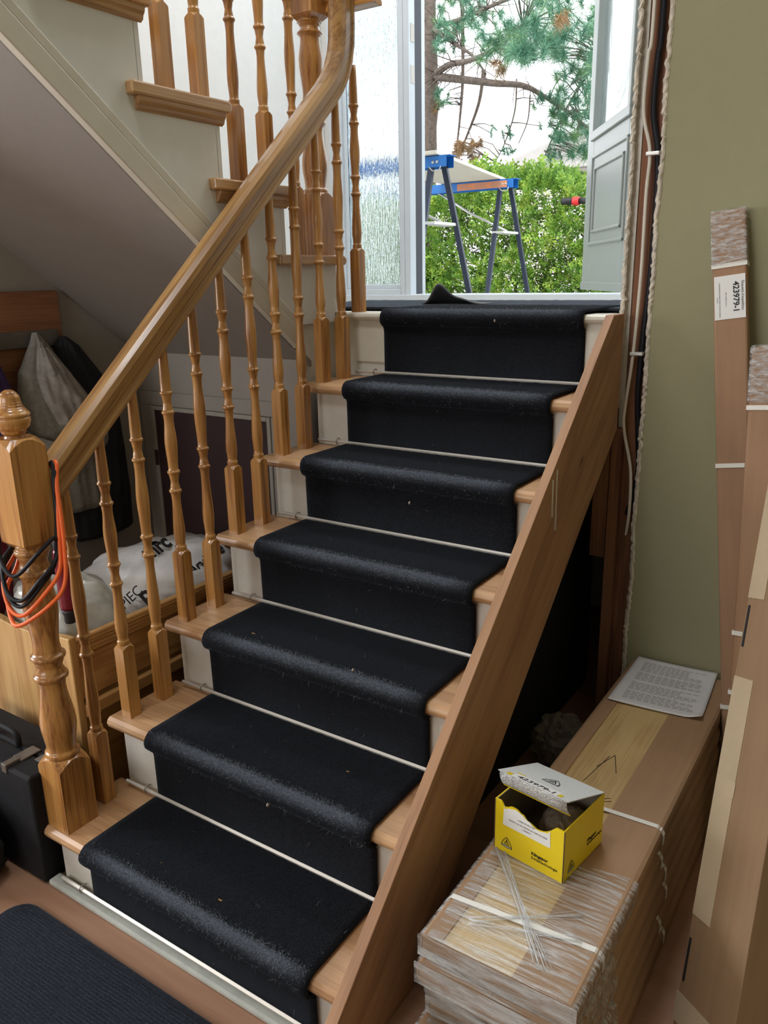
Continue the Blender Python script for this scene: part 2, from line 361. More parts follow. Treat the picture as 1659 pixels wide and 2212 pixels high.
def text(s, size, m, parent, matrix, align='LEFT', name='lettering', thick=0.0002, bold=0.0, squeeze=1.0):
    cu = bpy.data.curves.new(name, 'FONT'); cu.body = s; cu.size = size; cu.align_x = align; cu.extrude = thick; cu.offset = bold
    cu.resolution_u = 3
    t = bpy.data.objects.new(name, cu); C.objects.link(t)
    dg = bpy.context.evaluated_depsgraph_get(); me = bpy.data.meshes.new_from_object(t.evaluated_get(dg))
    C.objects.unlink(t); bpy.data.objects.remove(t)
    o = bpy.data.objects.new(name, me); C.objects.link(o); me.materials.clear(); me.materials.append(MT[m])
    o.parent = parent; o.matrix_local = matrix @ Matrix.Diagonal((squeeze, 1, 1, 1)); return o
def frame_m(o, x, y): # matrix with origin o, x axis and y axis
    x = Vector(x).normalized(); y = Vector(y); y = (y-x*x.dot(y)).normalized(); z = x.cross(y)
    m = Matrix((x, y, z)).transposed().to_4x4(); m.translation = Vector(o); return m
def struct(name, mb, m, bev=0, label=None, **k):
    o = mb.build(name, m, None, bev, **k); o['kind'] = 'structure'
    if label: o['label'] = label
    return o
def noise3(x, y, z):
    return (math.sin(x*1.7+y*2.3+z*1.1)+math.sin(x*3.1-y*1.9+z*2.7+1.3)+math.sin(-x*2.2+y*4.1+z*3.3+4.0))/3

# ------------------------------------------------------------------ the room shell
D, OV = 0.2175, 0.025
TZ = [0.159, 0.349, 0.538, 0.728, 0.919, 1.115, 1.324]
LAND = TZ[6]; YW = 2.35; XL = -1.025; XR = 0.76; YG = 1.36; TOP = 4.7
struct('floor', MB().box(-3.6, 2.7, -3.6, 2.5, -0.05, 0), 'floor', label='reddish brown floor at the foot of the stairs')
struct('ceiling', MB().box(-3.6, 2.7, -3.6, 2.5, TOP, TOP+0.1), 'room')
struct('wall_left', MB().box(XL-0.08, XL, -0.05, YW, 0, TOP), 'greylight', label='grey side wall under and beside the upper flight')
# white paint on the stairwell part of the left wall, above the upper flight
sl = MB()
sl.prism([(1.30, 1.33), (YW-0.001, 1.33), (YW-0.001, TOP-0.01), (-0.04, TOP-0.01), (-0.04, 2.55)], 'X', XL, XL+0.006)
struct('wall_stairwell', sl, 'wallwhite', label='bright white stairwell wall behind the upper balusters')
wb = MB()
wb.box(XL-0.08, -0.985, YW, YW+0.12, 0, TOP); wb.box(0.515, XR+0.12, YW, YW+0.12, 0, TOP)
wb.box(-0.985, 0.515, YW, YW+0.12, 0, LAND-0.02); wb.box(-0.985, 0.515, YW, YW+0.12, 3.56, 3.8); wb.box(-0.985, 0.515, YW, YW+0.12, 4.5, TOP)  # upper opening added for the stairwell fill light
struct('wall_back', wb, 'wallwhite', label='white wall around the open front door')
struct('wall_understairs', MB().box(XL, -0.225, 1.12, 1.16, 0, 1.30), 'greylight', label='grey wall with the dark hatch under the stairs')
struct('wall_landing_side', MB().box(-0.225, -0.205, 1.12, 1.30, 0, LAND-0.03), 'white', label='white strip of wall beside the top of the stairs')
struct('wall_green', MB().box(0.833, 2.7, YG, YG+0.10, 0, TOP), 'green', label='olive green wall on the right')
struct('wall_landing_right', MB().box(XR, XR+0.014, YG+0.02, YW, 0.0, TOP), 'riser', label='thin wall right of the landing')
struct('wall_right', MB().box(2.6, 2.7, -3.6, YG, 0, TOP), 'green')
# rear and left room walls; left window, rear opening added for fill
rw = MB(); rw.box(-3.6, -1.45, -3.6, -3.5, 0, TOP); rw.box(0.75, 2.6, -3.6, -3.5, 0, TOP); rw.box(-1.45, 0.75, -3.6, -3.5, 0, 1.15); rw.box(-1.45, 0.75, -3.6, -3.5, 2.35, TOP)
struct('wall_front', rw, 'room')
lw = MB(); lw.box(-3.6, -3.5, -3.5, -2.4, 0, TOP); lw.box(-3.6, -3.5, -0.7, 0.2, 0, TOP); lw.box(-3.6, -3.5, -2.4, -0.7, 0, 1.0); lw.box(-3.6, -3.5, -2.4, -0.7, 2.3, TOP)
struct('wall_far_left', lw, 'room')
struct('wall_left_return', MB().box(-3.6, XL-0.08, -0.05, 0.05, 0, TOP), 'room')
# landing slab and its painted nosing
struct('floor_landing', MB().box(XL, XR, 1.30, YW, LAND-0.16, LAND-0.004), 'cream', label='landing in front of the open door')
def nosing_bar(x0, x1, yn, yb, z, th=0.03):
    pts = [(yb, z-th), (yn+0.010, z-th), (yn+0.003, z-th*0.75), (yn, z-th*0.5), (yn+0.003, z-th*0.2), (yn+0.010, z), (yb, z)]
    return MB().prism(pts, 'X', x0, x1)
struct('trim_1', nosing_bar(-0.30, XR-0.015, 6*D-OV, 6*D+0.06, LAND, 0.026), 'cream', label='cream painted nosing along the landing edge')
struct('trim_2', MB().box(-0.150, 0.75, -0.036, -0.001, 0, 0.016), 'stripgrey', 0.005, label='white strip along the floor at the first riser')
# soffit under the upper flight
def soff(y): return 1.228-0.785*(y-1.058)
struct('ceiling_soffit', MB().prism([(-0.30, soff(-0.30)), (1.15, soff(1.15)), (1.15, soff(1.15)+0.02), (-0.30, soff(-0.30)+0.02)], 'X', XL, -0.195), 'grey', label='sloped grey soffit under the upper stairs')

# hatch in the under-stairs wall
hx0, hx1, hz0, hz1 = -0.94, -0.37, 0.16, 0.965
door2 = thing('door_2', (hx0, 1.12, hz0), 'dark brown hatch with a pale frame under the stairs', None, kind='structure')
MB().box(hx0, hx1, 1.112, 1.119, hz0, hz1).build('hatch_panel', 'hatch', door2)
for a in ((hx0-0.016, hx0, hz0, hz1+0.016), (hx1, hx1+0.016, hz0, hz1+0.016), (hx0, hx1, hz1, hz1+0.016)):
    MB().box(a[0], a[1], 1.105, 1.119, a[2], a[3]).build('frame_strip', 'framegrey', door2, 0.003)
for a in ((hx0-0.075, hx0-0.017, hz0, hz1+0.017), (hx1+0.017, hx1+0.075, hz0, hz1+0.017), (hx0-0.075, hx1+0.075, hz1+0.017, hz1+0.07)):
    MB().box(a[0], a[1], 1.110, 1.119, a[2], a[3]).build('casing_board', 'greylight', door2, 0.003)
for z in (0.30, 0.75): MB().box(hx0-0.010, hx0+0.004, 1.100, 1.106, z, z+0.06).build('hinge', 'hatch', door2)

# ------------------------------------------------------------------ door wall: side light window and open door
win = thing('window_1', (-0.9, YW, LAND), 'tall side light of rain textured glass beside the door', None, kind='structure')
zb, zt = LAND, 3.55
for a in ((-0.985, -0.915, zb, zt), (-0.597, -0.573, zb, zt), (-0.915, -0.597, zb, zb+0.055), (-0.915, -0.597, zt-0.06, zt)):
    MB().box(a[0], a[1], YW-0.012, YW+0.07, a[2], a[3]).build('window_frame', 'vinyl', win, 0.004)
for a in ((-0.915, -0.901, zb+0.055, zt-0.06), (-0.611, -0.597, zb+0.055, zt-0.06), (-0.901, -0.611, zb+0.055, zb+0.075)):
    MB().box(a[0], a[1], YW+0.003, YW+0.05, a[2], a[3]).build('glazing_bead', 'vinyl', win, 0.003)
MB().box(-0.901, -0.611, YW+0.020, YW+0.027, zb+0.075, zt-0.06).build('pane', 'rainglass', win)
fr = thing('trim_3', (-0.5, YW, LAND), 'white door frame with dark weatherstrip and strike plates', None, kind='structure')
MB().box(-0.572, -0.543, YW-0.012, YW+0.040, zb, zt).build('jamb', 'vinyl', fr, 0.003)
MB().box(-0.572, -0.546, YW+0.040, YW+0.100, zb, zt).build('weatherstrip', 'weather', fr)
MB().box(-0.580, -0.552, YW+0.100, YW+0.140, zb, zt).build('brickmould', 'vinyl', fr, 0.003)
MB().box(0.478, 0.515, YW-0.012, YW+0.15, zb, zt).build('jamb', 'vinyl', fr, 0.003)
for z in (2.24, 2.40):
    MB().box(-0.5435, -0.5415, YW+0.004, YW+0.034, z, z+0.07).build('strike_plate', 'steel', fr)
MB().box(-0.543, 0.478, YW-0.030, YW+0.13, LAND-0.004, LAND+0.030).build('threshold', 'vinyl', fr, 0.004)
MB().box(-0.985, -0.543, YW-0.022, YW-0.012, LAND, LAND+0.028).build('sill_strip', 'vinyl', fr, 0.003)

# open door, hinged on the right jamb, swung outwards
A = R(57.5); DW, DT, DZ0, DZ1 = 0.87, 0.045, LAND+0.032, 3.52
door = thing('door_1', (0.478, YW+0.10, 0), 'grey panelled door with a decorated glass pane standing open', None, kind='structure', local=True)
door.rotation_euler = (0, 0, math.pi-A)   # local +X runs from hinge to free edge, local +Y is the room side
def dbox(name, m, x0, x1, y0, y1, z0, z1, bev=0.004): return MB().box(x0, x1, y0, y1, z0, z1).build(name, m, door, bev)
gx0, gx1, gz0 = 0.13, 0.74, 2.06
dbox('door_stile', 'doorpaint', 0, gx0, 0, DT, DZ0, DZ1); dbox('door_stile', 'doorpaint', gx1, DW, 0, DT, DZ0, DZ1)
dbox('door_rail', 'doorpaint', gx0, gx1, 0, DT, DZ0, gz0); dbox('door_rail', 'doorpaint', gx0, gx1, 0, DT, 3.38, DZ1)
dbox('bottom_sweep', 'doorpaint', 0.0, DW, -0.004, DT+0.006, DZ0-0.002, DZ0+0.035, 0.003)
for (a, b, c, d) in ((gx0-0.03, gx1+0.03, gz0-0.03, gz0+0.012), (gx0-0.03, gx0+0.012, gz0, 3.40), (gx1-0.012, gx1+0.03, gz0, 3.40)):
    dbox('glass_moulding', 'doorpaint', a, b, -0.010, DT+0.012, c, d, 0.005)
dbox('pane', 'doorglass', gx0, gx1, 0.018, 0.026, gz0, 3.38, 0)
px0, px1, pz0, pz1 = 0.12, 0.75, 1.56, 1.965
for k, ins in enumerate((0, 0.055)):
    x0, x1, z0, z1 = px0+ins, px1-ins, pz0+ins, pz1-ins; yy0, yy1 = -0.008, DT+0.008
    for (a, b, c, d) in ((x0, x1, z0, z0+0.016), (x0, x1, z1-0.016, z1), (x0, x0+0.016, z0, z1), (x1-0.016, x1, z0, z1)):
        dbox('panel_moulding', 'doorpaint', a, b, yy0, yy1, c, d, 0.005)
# leaded ornament in the glass: curved caming and straight bars
def dtube(name, pts, r, m='steel'): return MB().tube(pts, r, 6).build(name, m, door)
yc = 0.012
dtube('caming', [(0.44+0.24*math.sin(t), yc, 2.62-0.50*math.cos(t)) for t in [i*math.pi*2/32 for i in range(33)]], 0.006)
dtube('caming', [(0.44+0.20*math.sin(t), yc, 2.62-0.44*math.cos(t)) for t in [i*math.pi*2/32 for i in range(33)]], 0.004)
for x in (0.20, 0.66): dtube('caming', [(x, yc, gz0+0.01), (x, yc, 3.37)], 0.004)

# ------------------------------------------------------------------ lower staircase
st = thing('staircase', (0.3, 0.6, 0), 'lower flight of oak treads with white risers and a side board', 'stairs')
for i in range(6):
    z = TZ[i]; yn = i*D-OV; yb = (i+1)*D
    th = 0.032; x0, x1 = -0.163, 0.745
    pts = [(yb, z-th), (yn+0.012, z-th), (yn+0.004, z-th*0.8), (yn, z-th*0.5), (yn+0.004, z-th*0.2), (yn+0.012, z), (yb, z)]
    MB().prism(pts, 'X', x0, x1).build('tread', 'tread', st, 0.004)
for i in range(7):
    zt0 = 0 if i == 0 else TZ[i-1]
    x0 = -0.127 if i < 6 else -0.205
    MB().box(x0, 0.745, i*D, i*D+0.016, zt0, TZ[i]-0.030).build('riser', 'riser', st)
# inside stringer under the left ends of the treads
pts = [(0.03, 0.0)]
for i in range(6): pts += [(i*D+0.016, TZ[i]-0.033), ((i+1)*D+0.016, TZ[i]-0.033)]
pts += [(6*D+0.016, 0.0)]
MB().prism(pts, 'X', -0.100, -0.085).build('inner_stringer', 'hatch', st)
# side board on the right
def btop(y): return 0.894*y+0.206
def bbot(y): return 0.870*y-0.164
zc = LAND+0.001
yt = (zc-0.206)/0.894
yend = YG-0.02
pts = [(-0.226, 0.004), (yt, zc), (yend, zc), (yend, bbot(yend)), (0.19, 0.001), (-0.226, 0.001)]
sb = MB().prism(pts, 'X', 0.746, 0.770).build('side_board', 'plank', st, 0.002)
sb['label'] = 'rough pine board nailed along the right side'
for y, z in ((0.05, 0.16), (0.40, 0.40), (0.62, 0.52), (0.80, 0.76), (1.12, 1.05)):
    MB().lathe([(0.0028, 0), (0.0028, 0.0012)], (0, 0, 0), 8).build('nail_head', 'steel', st).matrix_local = Matrix.Translation((0.7705-0.3, y-0.6, z))@Matrix.Rotation(R(90), 4, 'Y')

for (y, z0_, z1_) in ((0.86, 0.86, 0.955), (0.885, 0.82, 0.975)):
    MB().tube([(0.7705, y, z1_), (0.7708, y, (z0_+z1_)/2), (0.7708, y, z0_)], [0.002, 0.0025, 0.004], 6).build('paint_drip', 'cream', st)
# black wool runner over the treads
CW = 0.677; ct = 0.010
path = []   # (y, z, ny, nz)
path.append((-ct, 0.012, -1, 0))
for i in range(7):
    z = TZ[i]; yn = i*D-OV
    path += [(i*D-ct, z-0.060, -1, 0), (i*D-ct-0.001, z-0.050, -1, -0.3), (i*D-ct-0.006, z-0.043, -0.6, -0.8)]
    rr = 0.016+ct; cy, cz = yn+0.016, z-0.016
    path.append((cy+0.001, cz-rr, 0, -1))
    for k in range(1, 9):
        a = -math.pi/2-math.pi*k/8; path.append((cy+rr*math.cos(a), cz+rr*math.sin(a), math.cos(a), math.sin(a)))
    if i < 6: path += [((i+1)*D-0.03, z+ct, 0, 1), ((i+1)*D-ct-0.004, z+ct-0.002, 0, 1), ((i+1)*D-ct, z+0.012, -1, 0.3)]
    else: path += [(1.42, z+ct, 0, 1), (1.60, z+ct, 0, 1)]
run = thing('stair_runner', (0.3, 0.6, 0), 'black wool carpet runner covering the middle of the stairs', 'carpet')
NX = 40
def rp(u, v):
    k = min(int(v*(len(path)-1)+0.0001), len(path)-1); y, z, ny, nz = path[k]
    h = 0.0012*noise3(u*CW*60, y*70, z*50)
    return (u*CW+0.0015*noise3(y*40, z*40, u), y+ny*h, z+nz*h)
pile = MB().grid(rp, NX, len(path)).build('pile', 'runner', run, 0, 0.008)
wa = pile.data.attributes.new('nose_light', 'FLOAT', 'POINT')  # mask of the painted nosing highlight, fading towards both ends
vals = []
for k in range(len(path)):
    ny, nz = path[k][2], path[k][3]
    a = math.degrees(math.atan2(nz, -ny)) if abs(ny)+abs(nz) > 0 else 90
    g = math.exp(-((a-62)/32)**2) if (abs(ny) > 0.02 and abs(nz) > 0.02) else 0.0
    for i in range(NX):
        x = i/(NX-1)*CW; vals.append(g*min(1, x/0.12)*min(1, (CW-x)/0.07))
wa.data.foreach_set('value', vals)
def fibres(n, lmin, lmax, wid, sel, seed, curl=0.6):
    rnd = random.Random(seed); mb = MB(); segs = []
    for k in range(len(path)-1):
        a, b = path[k], path[k+1]; L = math.hypot(b[0]-a[0], b[1]-a[1]); wgt = sel(a, b)*L
        if wgt > 0: segs.append((k, wgt))
    ks = [s[0] for s in segs]; ws = [s[1] for s in segs]
    for k in rnd.choices(ks, ws, k=n):
        a, b = path[k], path[k+1]; t = rnd.random()
        y, z, ny, nz = [a[q]+(b[q]-a[q])*t for q in range(4)]
        base = Vector((rnd.uniform(0.004, CW-0.004), y, z)); nr = Vector((0, ny, nz)).normalized()
        tg = Vector((rnd.gauss(0, 1), rnd.gauss(0, 1), rnd.gauss(0, 1))); d = (nr*0.8+tg*curl).normalized()
        if d.dot(nr) < 0.1: d = (d+nr).normalized()
        L = rnd.uniform(lmin, lmax); sd = d.cross(Vector((rnd.gauss(0, 1), rnd.gauss(0, 1), rnd.gauss(0, 1)))).normalized()
        mid = base+d*L*0.5; end = mid+(d+sd*rnd.uniform(-1, 1)*1.2-nr*0.3).normalized()*L*0.5
        wv = d.cross(sd)*wid
        mb.add([base-wv, base+wv, mid+wv*0.8, mid-wv*0.8, end], [(0, 1, 2, 3), (3, 2, 4)])
    return mb
tag(fibres(26000, 0.003, 0.008, 0.00035, lambda a, b: 1.0+3.0*(a[2] < -0.2 and a[3] > -0.2 and a[2] > -0.999) , 3).build('pile_fibre', 'fibre', run), 'short black pile fibres', kind='stuff')
tag(fibres(1500, 0.008, 0.024, 0.00024, lambda a, b: (1.0 if (-0.999 < a[2] < -0.05 and a[3] > -0.75) else 0.02), 5, 0.9).build('loose_hair', 'palefibre', run), 'pale loose hairs along the nosings', kind='stuff')
def nose_highlight():  # pale fibres that stand in for light caught on the nosings
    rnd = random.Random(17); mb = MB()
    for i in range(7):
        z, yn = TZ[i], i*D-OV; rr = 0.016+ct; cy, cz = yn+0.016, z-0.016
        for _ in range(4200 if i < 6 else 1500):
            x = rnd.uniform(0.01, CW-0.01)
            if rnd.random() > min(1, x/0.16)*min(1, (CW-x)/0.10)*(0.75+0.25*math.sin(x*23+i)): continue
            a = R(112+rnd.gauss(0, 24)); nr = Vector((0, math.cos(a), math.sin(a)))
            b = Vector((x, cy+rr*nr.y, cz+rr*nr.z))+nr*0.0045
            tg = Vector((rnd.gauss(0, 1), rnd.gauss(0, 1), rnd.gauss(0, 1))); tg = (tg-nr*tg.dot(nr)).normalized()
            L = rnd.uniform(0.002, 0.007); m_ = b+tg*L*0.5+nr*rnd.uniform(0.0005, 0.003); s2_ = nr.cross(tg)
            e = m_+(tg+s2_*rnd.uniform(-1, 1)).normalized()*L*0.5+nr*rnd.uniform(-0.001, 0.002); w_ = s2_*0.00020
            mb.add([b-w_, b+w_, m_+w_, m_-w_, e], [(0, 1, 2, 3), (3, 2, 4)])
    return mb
tag(nose_highlight().build('highlight_fibre', 'nose_highlight', run), 'greyish fibres painting the highlight on the nosings', kind='stuff')
for (x, y, z, lb_) in ((0.20, 0.035, TZ[0], 'pale wood chip nearest the newel on the lowest black tread'), (0.39, 0.025, TZ[0], 'pale wood chip in the middle of the lowest black tread'), (0.55, 0.03, TZ[0], 'pale wood chip nearest the side board on the lowest black tread'), (0.52, 0.32, TZ[1], 'pale wood chip on the second black tread'), (0.12, 0.46, TZ[2], 'pale wood chip on the third black tread')):
    c = MB().box(x, x+0.010, y, y+0.003, z+ct+0.002, z+ct+0.004).build('wood_chip', 'pine_y')
    tag(c, lb_, 'wood chip', 'wood chips on the runner')

# stair rods
WHICH = ['at the foot of the first riser', 'on the lowest tread', 'on the second tread', 'on the third tread', 'on the fourth tread', 'on the fifth tread', 'on the top tread']
for i in range(7):
    z = 0.026 if i == 0 else TZ[i-1]+0.016; y = i*D-0.017
    rd = thing('stair_rod', (0.3, y, z), 'thin pale stair rod '+WHICH[i]+' holding the runner', 'stair rod', 'stair rods')
    MB().prism([(y-0.004, z-0.004), (y+0.004, z-0.004), (y+0.005, z+0.001), (y, z+0.005), (y-0.005, z+0.001)], 'X', -0.115, 0.742).build('rod', 'rod', rd)
    MB().tube([(-0.040, y+0.014, z+0.006), (-0.040, y+0.006, z+0.010), (-0.040, y-0.005, z+0.008), (-0.040, y-0.008, z), (-0.040, y-0.004, z-0.007), (-0.040, y+0.004, z-0.008)], 0.0018, 6).build('eyelet', 'steel', rd)

# ------------------------------------------------------------------ turned balusters and newels
def turned(mb, keys, half, sq, c=(0, 0, 0), seg=20):
    """square block from sq[0] to sq[1] with a shouldered top, then lathe profile keys [(r,z)...] smoothed"""
    pr = []
    for i in range(len(keys)-1):
        (r0, z0), (r1, z1) = keys[i], keys[i+1]
        nk = 2 if abs(z1-z0) < 0.006 else 5
        for k in range(nk):
            t = k/nk; s = t*t*(3-2*t); pr.append((r0+(r1-r0)*s, z0+(z1-z0)*t))
    pr.append(keys[-1]); mb.lathe(pr, c, seg); return mb
def block(mb, c, h, z0, z1, sh):
    x, y, zz = c; N = 8; vs = []; fs = []
    pts = [(-h, -h), (h, -h), (h, h), (-h, h)]
    bot = []; top = []
    for i in range(4):
        a, b = pts[i], pts[(i+1) % 4]
        for k in range(N):
            t = k/N; px_, py_ = a[0]+(b[0]-a[0])*t, a[1]+(b[1]-a[1])*t
            bot.append((x+px_, y+py_, zz+z0)); top.append((x+px_, y+py_, zz+z1-sh*abs(2*t-1)**1.8))
    n = 4*N; inn = []
    for k in range(n):
        p = top[k]; a = math.atan2(p[1]-y, p[0]-x); inn.append((x+h*0.88*math.cos(a), y+h*0.88*math.sin(a), zz+z1+sh*0.10))
    vs = bot+top+inn
    for k in range(n):
        q = (k+1) % n; fs += [(k, q, n+q, n+k), (n+k, n+q, 2*n+q, 2*n+k)]
    fs += [tuple(range(n))[::-1], tuple(range(2*n, 3*n))]
    return mb.add(vs, fs)
def bead(z, r=0.0168, h=0.0045): return [(r-0.0026, z-h), (r-0.0004, z-h*0.55), (r, z), (r-0.0004, z+h*0.55), (r-0.0026, z+h)]
def cupped(z0, z1): # ring, hollow and ring
    return bead(z0)+[(0.0128, z0+0.007), (0.0102, (z0+z1)/2), (0.0122, z1-0.011), (0.0138, z1-0.006)]+bead(z1)
def bal_profile(b1, n1, c0, c1, b2, n2, d0, d1, top):
    return [(0.0152, 0.199), (0.0152, 0.2135), (0.0128, 0.216), (0.0158, b1), (0.0112, n1), (0.0124, c0-0.009)]+cupped(c0, c1)+[(0.0126, c1+0.009), (0.0160, b2), (0.0122, n2), (0.0130, d0-0.009)]+cupped(d0, d1)+[(0.0136, d1+0.008), (0.0110, top)]
SHORT = bal_profile(0.250, 0.343, 0.367, 0.418, 0.497, 0.553, 0.575, 0.625, 0.760)
LONG = bal_profile(0.268, 0.382, 0.411, 0.460, 0.560, 0.634, 0.661, 0.712, 0.862)
def baluster_mesh(keys, name):
    mb = MB(); block(mb, (0, 0, 0), 0.0175, 0.0, 0.201, 0.009); turned(mb, keys, 0, 0); return mb.mesh(name)
me_s = baluster_mesh(SHORT, 'baluster'); me_l = baluster_mesh(LONG, 'baluster')
for me in (me_s, me_l): me.materials.append(MT['oak_z'])
RX = -0.117
def zu(y): return 1.290+0.885*(y-0.459)
rail = thing('stair_railing', (RX, 0.034, TZ[0]), 'varnished oak railing with acorn newel and turned balusters beside the runner', 'railing')
for k in range(12):
    y = 0.1325+0.10875*k
    if k == 11: y = 1.318
    ti = (k+1)//2
    me = me_l if k % 2 == 0 else me_s
    base = TZ[min(ti, 6)]
    o = bpy.data.objects.new('baluster', me); C.objects.link(o); o.parent = rail
    o.location = (0, y-0.034, base-TZ[0])
    need = zu(y)+0.012-base; have = 0.862 if me is me_l else 0.760
    # shafts are trimmed to the rail: only the plain top section changes
    o.scale = (1, 1, 1)
    if abs(need-have) > 0.004:
        m2 = me.copy(); zmax = max(v.co.z for v in m2.vertices); zb0 = 0.722 if me is me_l else 0.635
        for v in m2.vertices:
            if v.co.z > zb0: v.co.z = zb0+(v.co.z-zb0)*(need-zb0)/(zmax-zb0)
        o.data = m2
# newel post
NP = (-0.118, 0.034, 0)
nw = MB(); block(nw, NP, 0.0425, TZ[0], 0.347, 0.022)
def nb(z, r=0.0395, h=0.007): return [(r-0.005, z-h), (r-0.0008, z-h*0.55), (r, z), (r-0.0008, z+h*0.55), (r-0.005, z+h)]
kp = [(0.036, 0.343)]+nb(0.357, 0.0400, 0.009)+[(0.034, 0.370), (0.0415, 0.436), (0.0295, 0.532), (0.031, 0.545)]+nb(0.558)+[(0.033, 0.567), (0.0285, 0.582), (0.033, 0.598)]+nb(0.609)+[(0.031, 0.620), (0.0290, 0.640), (0.0380, 0.735), (0.0305, 0.797)]+nb(0.817)+[(0.033, 0.826), (0.0290, 0.842), (0.0335, 0.856)]+nb(0.866, 0.0385, 0.007)+[(0.034, 0.876), (0.033, 0.882)]
turned(nw, kp, 0, 0, NP, 28)
np_ = nw.build('newel_post', 'oak_z', rail)
ub = MB(); block(ub, NP, 0.0425, 0.892, 1.120, 0.020)
ub.v = [(x, y, z) if z > 0.9 else (x, y, z) for x, y, z in ub.v]
ub.add([(NP[0]+a*0.0425, NP[1]+b*0.0425, 0.892) for a, b in ((-1,-1),(1,-1),(1,1),(-1,1))]+[(NP[0]+a*0.026, NP[1]+b*0.026, 0.876) for a, b in ((-1,-1),(1,-1),(1,1),(-1,1))], [(0,4,5,1),(1,5,6,2),(2,6,7,3),(3,7,4,0),(4,7,6,5)])
ub.build('newel_block', 'oak_z', np_)
fi = MB(); turned(fi, [(0.031, 1.112), (0.022, 1.121), (0.0200, 1.127), (0.0245, 1.131), (0.0265, 1.136), (0.0345, 1.147), (0.0372, 1.157), (0.0372, 1.163), (0.0350, 1.1655), (0.0375, 1.169), (0.0372, 1.173), (0.0325, 1.178), (0.0275, 1.185), (0.0248, 1.187), (0.0248, 1.191), (0.0234, 1.1925), (0.0234, 1.196), (0.0222, 1.198), (0.0212, 1.207), (0.0160, 1.217), (0.0080, 1.2225), (0.0010, 1.224)], 0, 0, NP, 28)
fi.build('finial', 'oak_z', np_)
# handrail with upward easing
RP = [(-0.031, 0.030), (-0.028, 0.008), (-0.022, 0.0), (-0.022, -0.008), (-0.026, -0.012), (-0.026, -0.022), (0.026, -0.022), (0.026, -0.012), (0.022, -0.008), (0.022, 0.0), (0.028, 0.008), (0.031, 0.030), (0.027, 0.042), (0.016, 0.050), (0, 0.053), (-0.016, 0.050), (-0.027, 0.042)]
RP = RP[::-1]
rp_ = []
for y in (0.074, 0.3, 0.6, 0.9, 1.10): rp_.append((RX, y, zu(y)+0.022))
y0, z0 = 1.13, zu(1.13)+0.022; 
cx_ = [(1.13, z0), (1.175, z0+0.040), (1.21, z0+0.077), (1.238, z0+0.116), (1.257, z0+0.158), (1.268, z0+0.205), (1.272, z0+0.26), (1.273, z0+0.33), (1.273, z0+0.42)]
for y, z in cx_: rp_.append((RX+0.006*max(0, y-1.13)*6, y, z))
MB().sweep(rp_, RP, (1, 0, 0)).build('handrail', 'rail', rail, 0.002)
# level return rail and block at the top
MB().sweep([(-0.20, 1.318, 2.235), (-0.02, 1.318, 2.235)], [(-a, b) for a, b in RP[::-1]], (0, -1, 0)).build('level_rail', 'oak_x', rail, 0.002)

# ------------------------------------------------------------------ upper flight and its railing
us = thing('upper_staircase', (-0.6, 1.0, LAND), 'upper flight turning back above, with oak treads and white stringer', 'stairs')
def uz(j): return 1.505+0.194*(j-1)
def uy(j): return 1.320-0.250*(j-1)
for j in range(1, 9):
    z, yn = uz(j), uy(j); th = 0.030
    pts = [(yn-0.335, z-th), (yn-0.335, z), (yn-0.012, z), (yn-0.004, z-th*0.2), (yn, z-th*0.5), (yn-0.004, z-th*0.8), (yn-0.012, z-th)]
    MB().prism(pts, 'X', XL+0.01, -0.160).build('tread', 'oak_x' if j > 3 else 'oak_y', us, 0.005)
    MB().box(XL+0.01, -0.186, yn-0.045, yn-0.030, (LAND if j == 1 else uz(j-1)), z-th).build('riser', 'white', us)
    if j > 1:
        mo = MB(); y0, y1 = yn-0.312, yn-0.020
        prof = [(-0.186, z-th), (-0.166, z-th), (-0.168, z-th-0.010), (-0.174, z-th-0.018), (-0.176, z-th-0.026), (-0.186, z-th-0.032)]
        mo.prism(prof, 'Y', y0, y1).build('cove_moulding', 'oak_y', us, 0.001)
def ttop(y): return 1.312-0.795*(y-1.065)
pts = [(1.276, LAND), (1.276, uz(1)-0.030)]
for j in range(1, 9):
    pts += [(uy(j+1)-0.044, uz(j)-0.030), (uy(j+1)-0.044, uz(j+1)-0.030)]
ye = uy(9)-0.044
pts = [(1.09, LAND-0.03), (1.276, LAND-0.03)]+pts[1:]+[(ye, ttop(ye)-0.06)]
MB().prism(pts, 'X', -0.205, -0.186).build('stringer', 'white', us)
# two part trim along the lower edge of the stringer
yA, yB = 1.066, -0.45
MB().prism([(yA, soff(yA)), (yA, soff(yA)+0.066), (yB, soff(yB)+0.066), (yB, soff(yB))], 'X', -0.204, -0.172).build('fascia_board', 'cream', us, 0.003)
MB().prism([(yA, soff(yA)+0.066), (yA, soff(yA)+0.100), (yB, soff(yB)+0.100), (yB, soff(yB)+0.066)], 'X', -0.187, -0.176).build('cap_moulding', 'cream', us, 0.004)
ur = thing('upper_railing', (-0.215, 1.20, uz(1)), 'oak railing of the upper flight with a thick turned newel', 'railing')
for j in range(1, 8):
    for q, off in enumerate((0.065, 0.185)):
        if j == 1 and q == 0: continue
        me = me_s if q == 0 else me_l
        o = bpy.data.objects.new('baluster', me); C.objects.link(o); o.parent = ur
        o.location = (0, uy(j)-off-1.20, uz(j)-uz(1))
NU = (-0.235, 1.262, uz(1)-TZ[0])
un = MB(); block(un, NU, 0.0425, TZ[0], 0.352, 0.022)
turned(un, [(r, z if z < 0.80 else 0.80+(z-0.80)*0.62) for r, z in kp], 0, 0, NU, 28)
unp = un.build('newel_post', 'oak_z', ur)
un2 = MB(); block(un2, NU, 0.0425, 0.858, 1.09, 0.02)
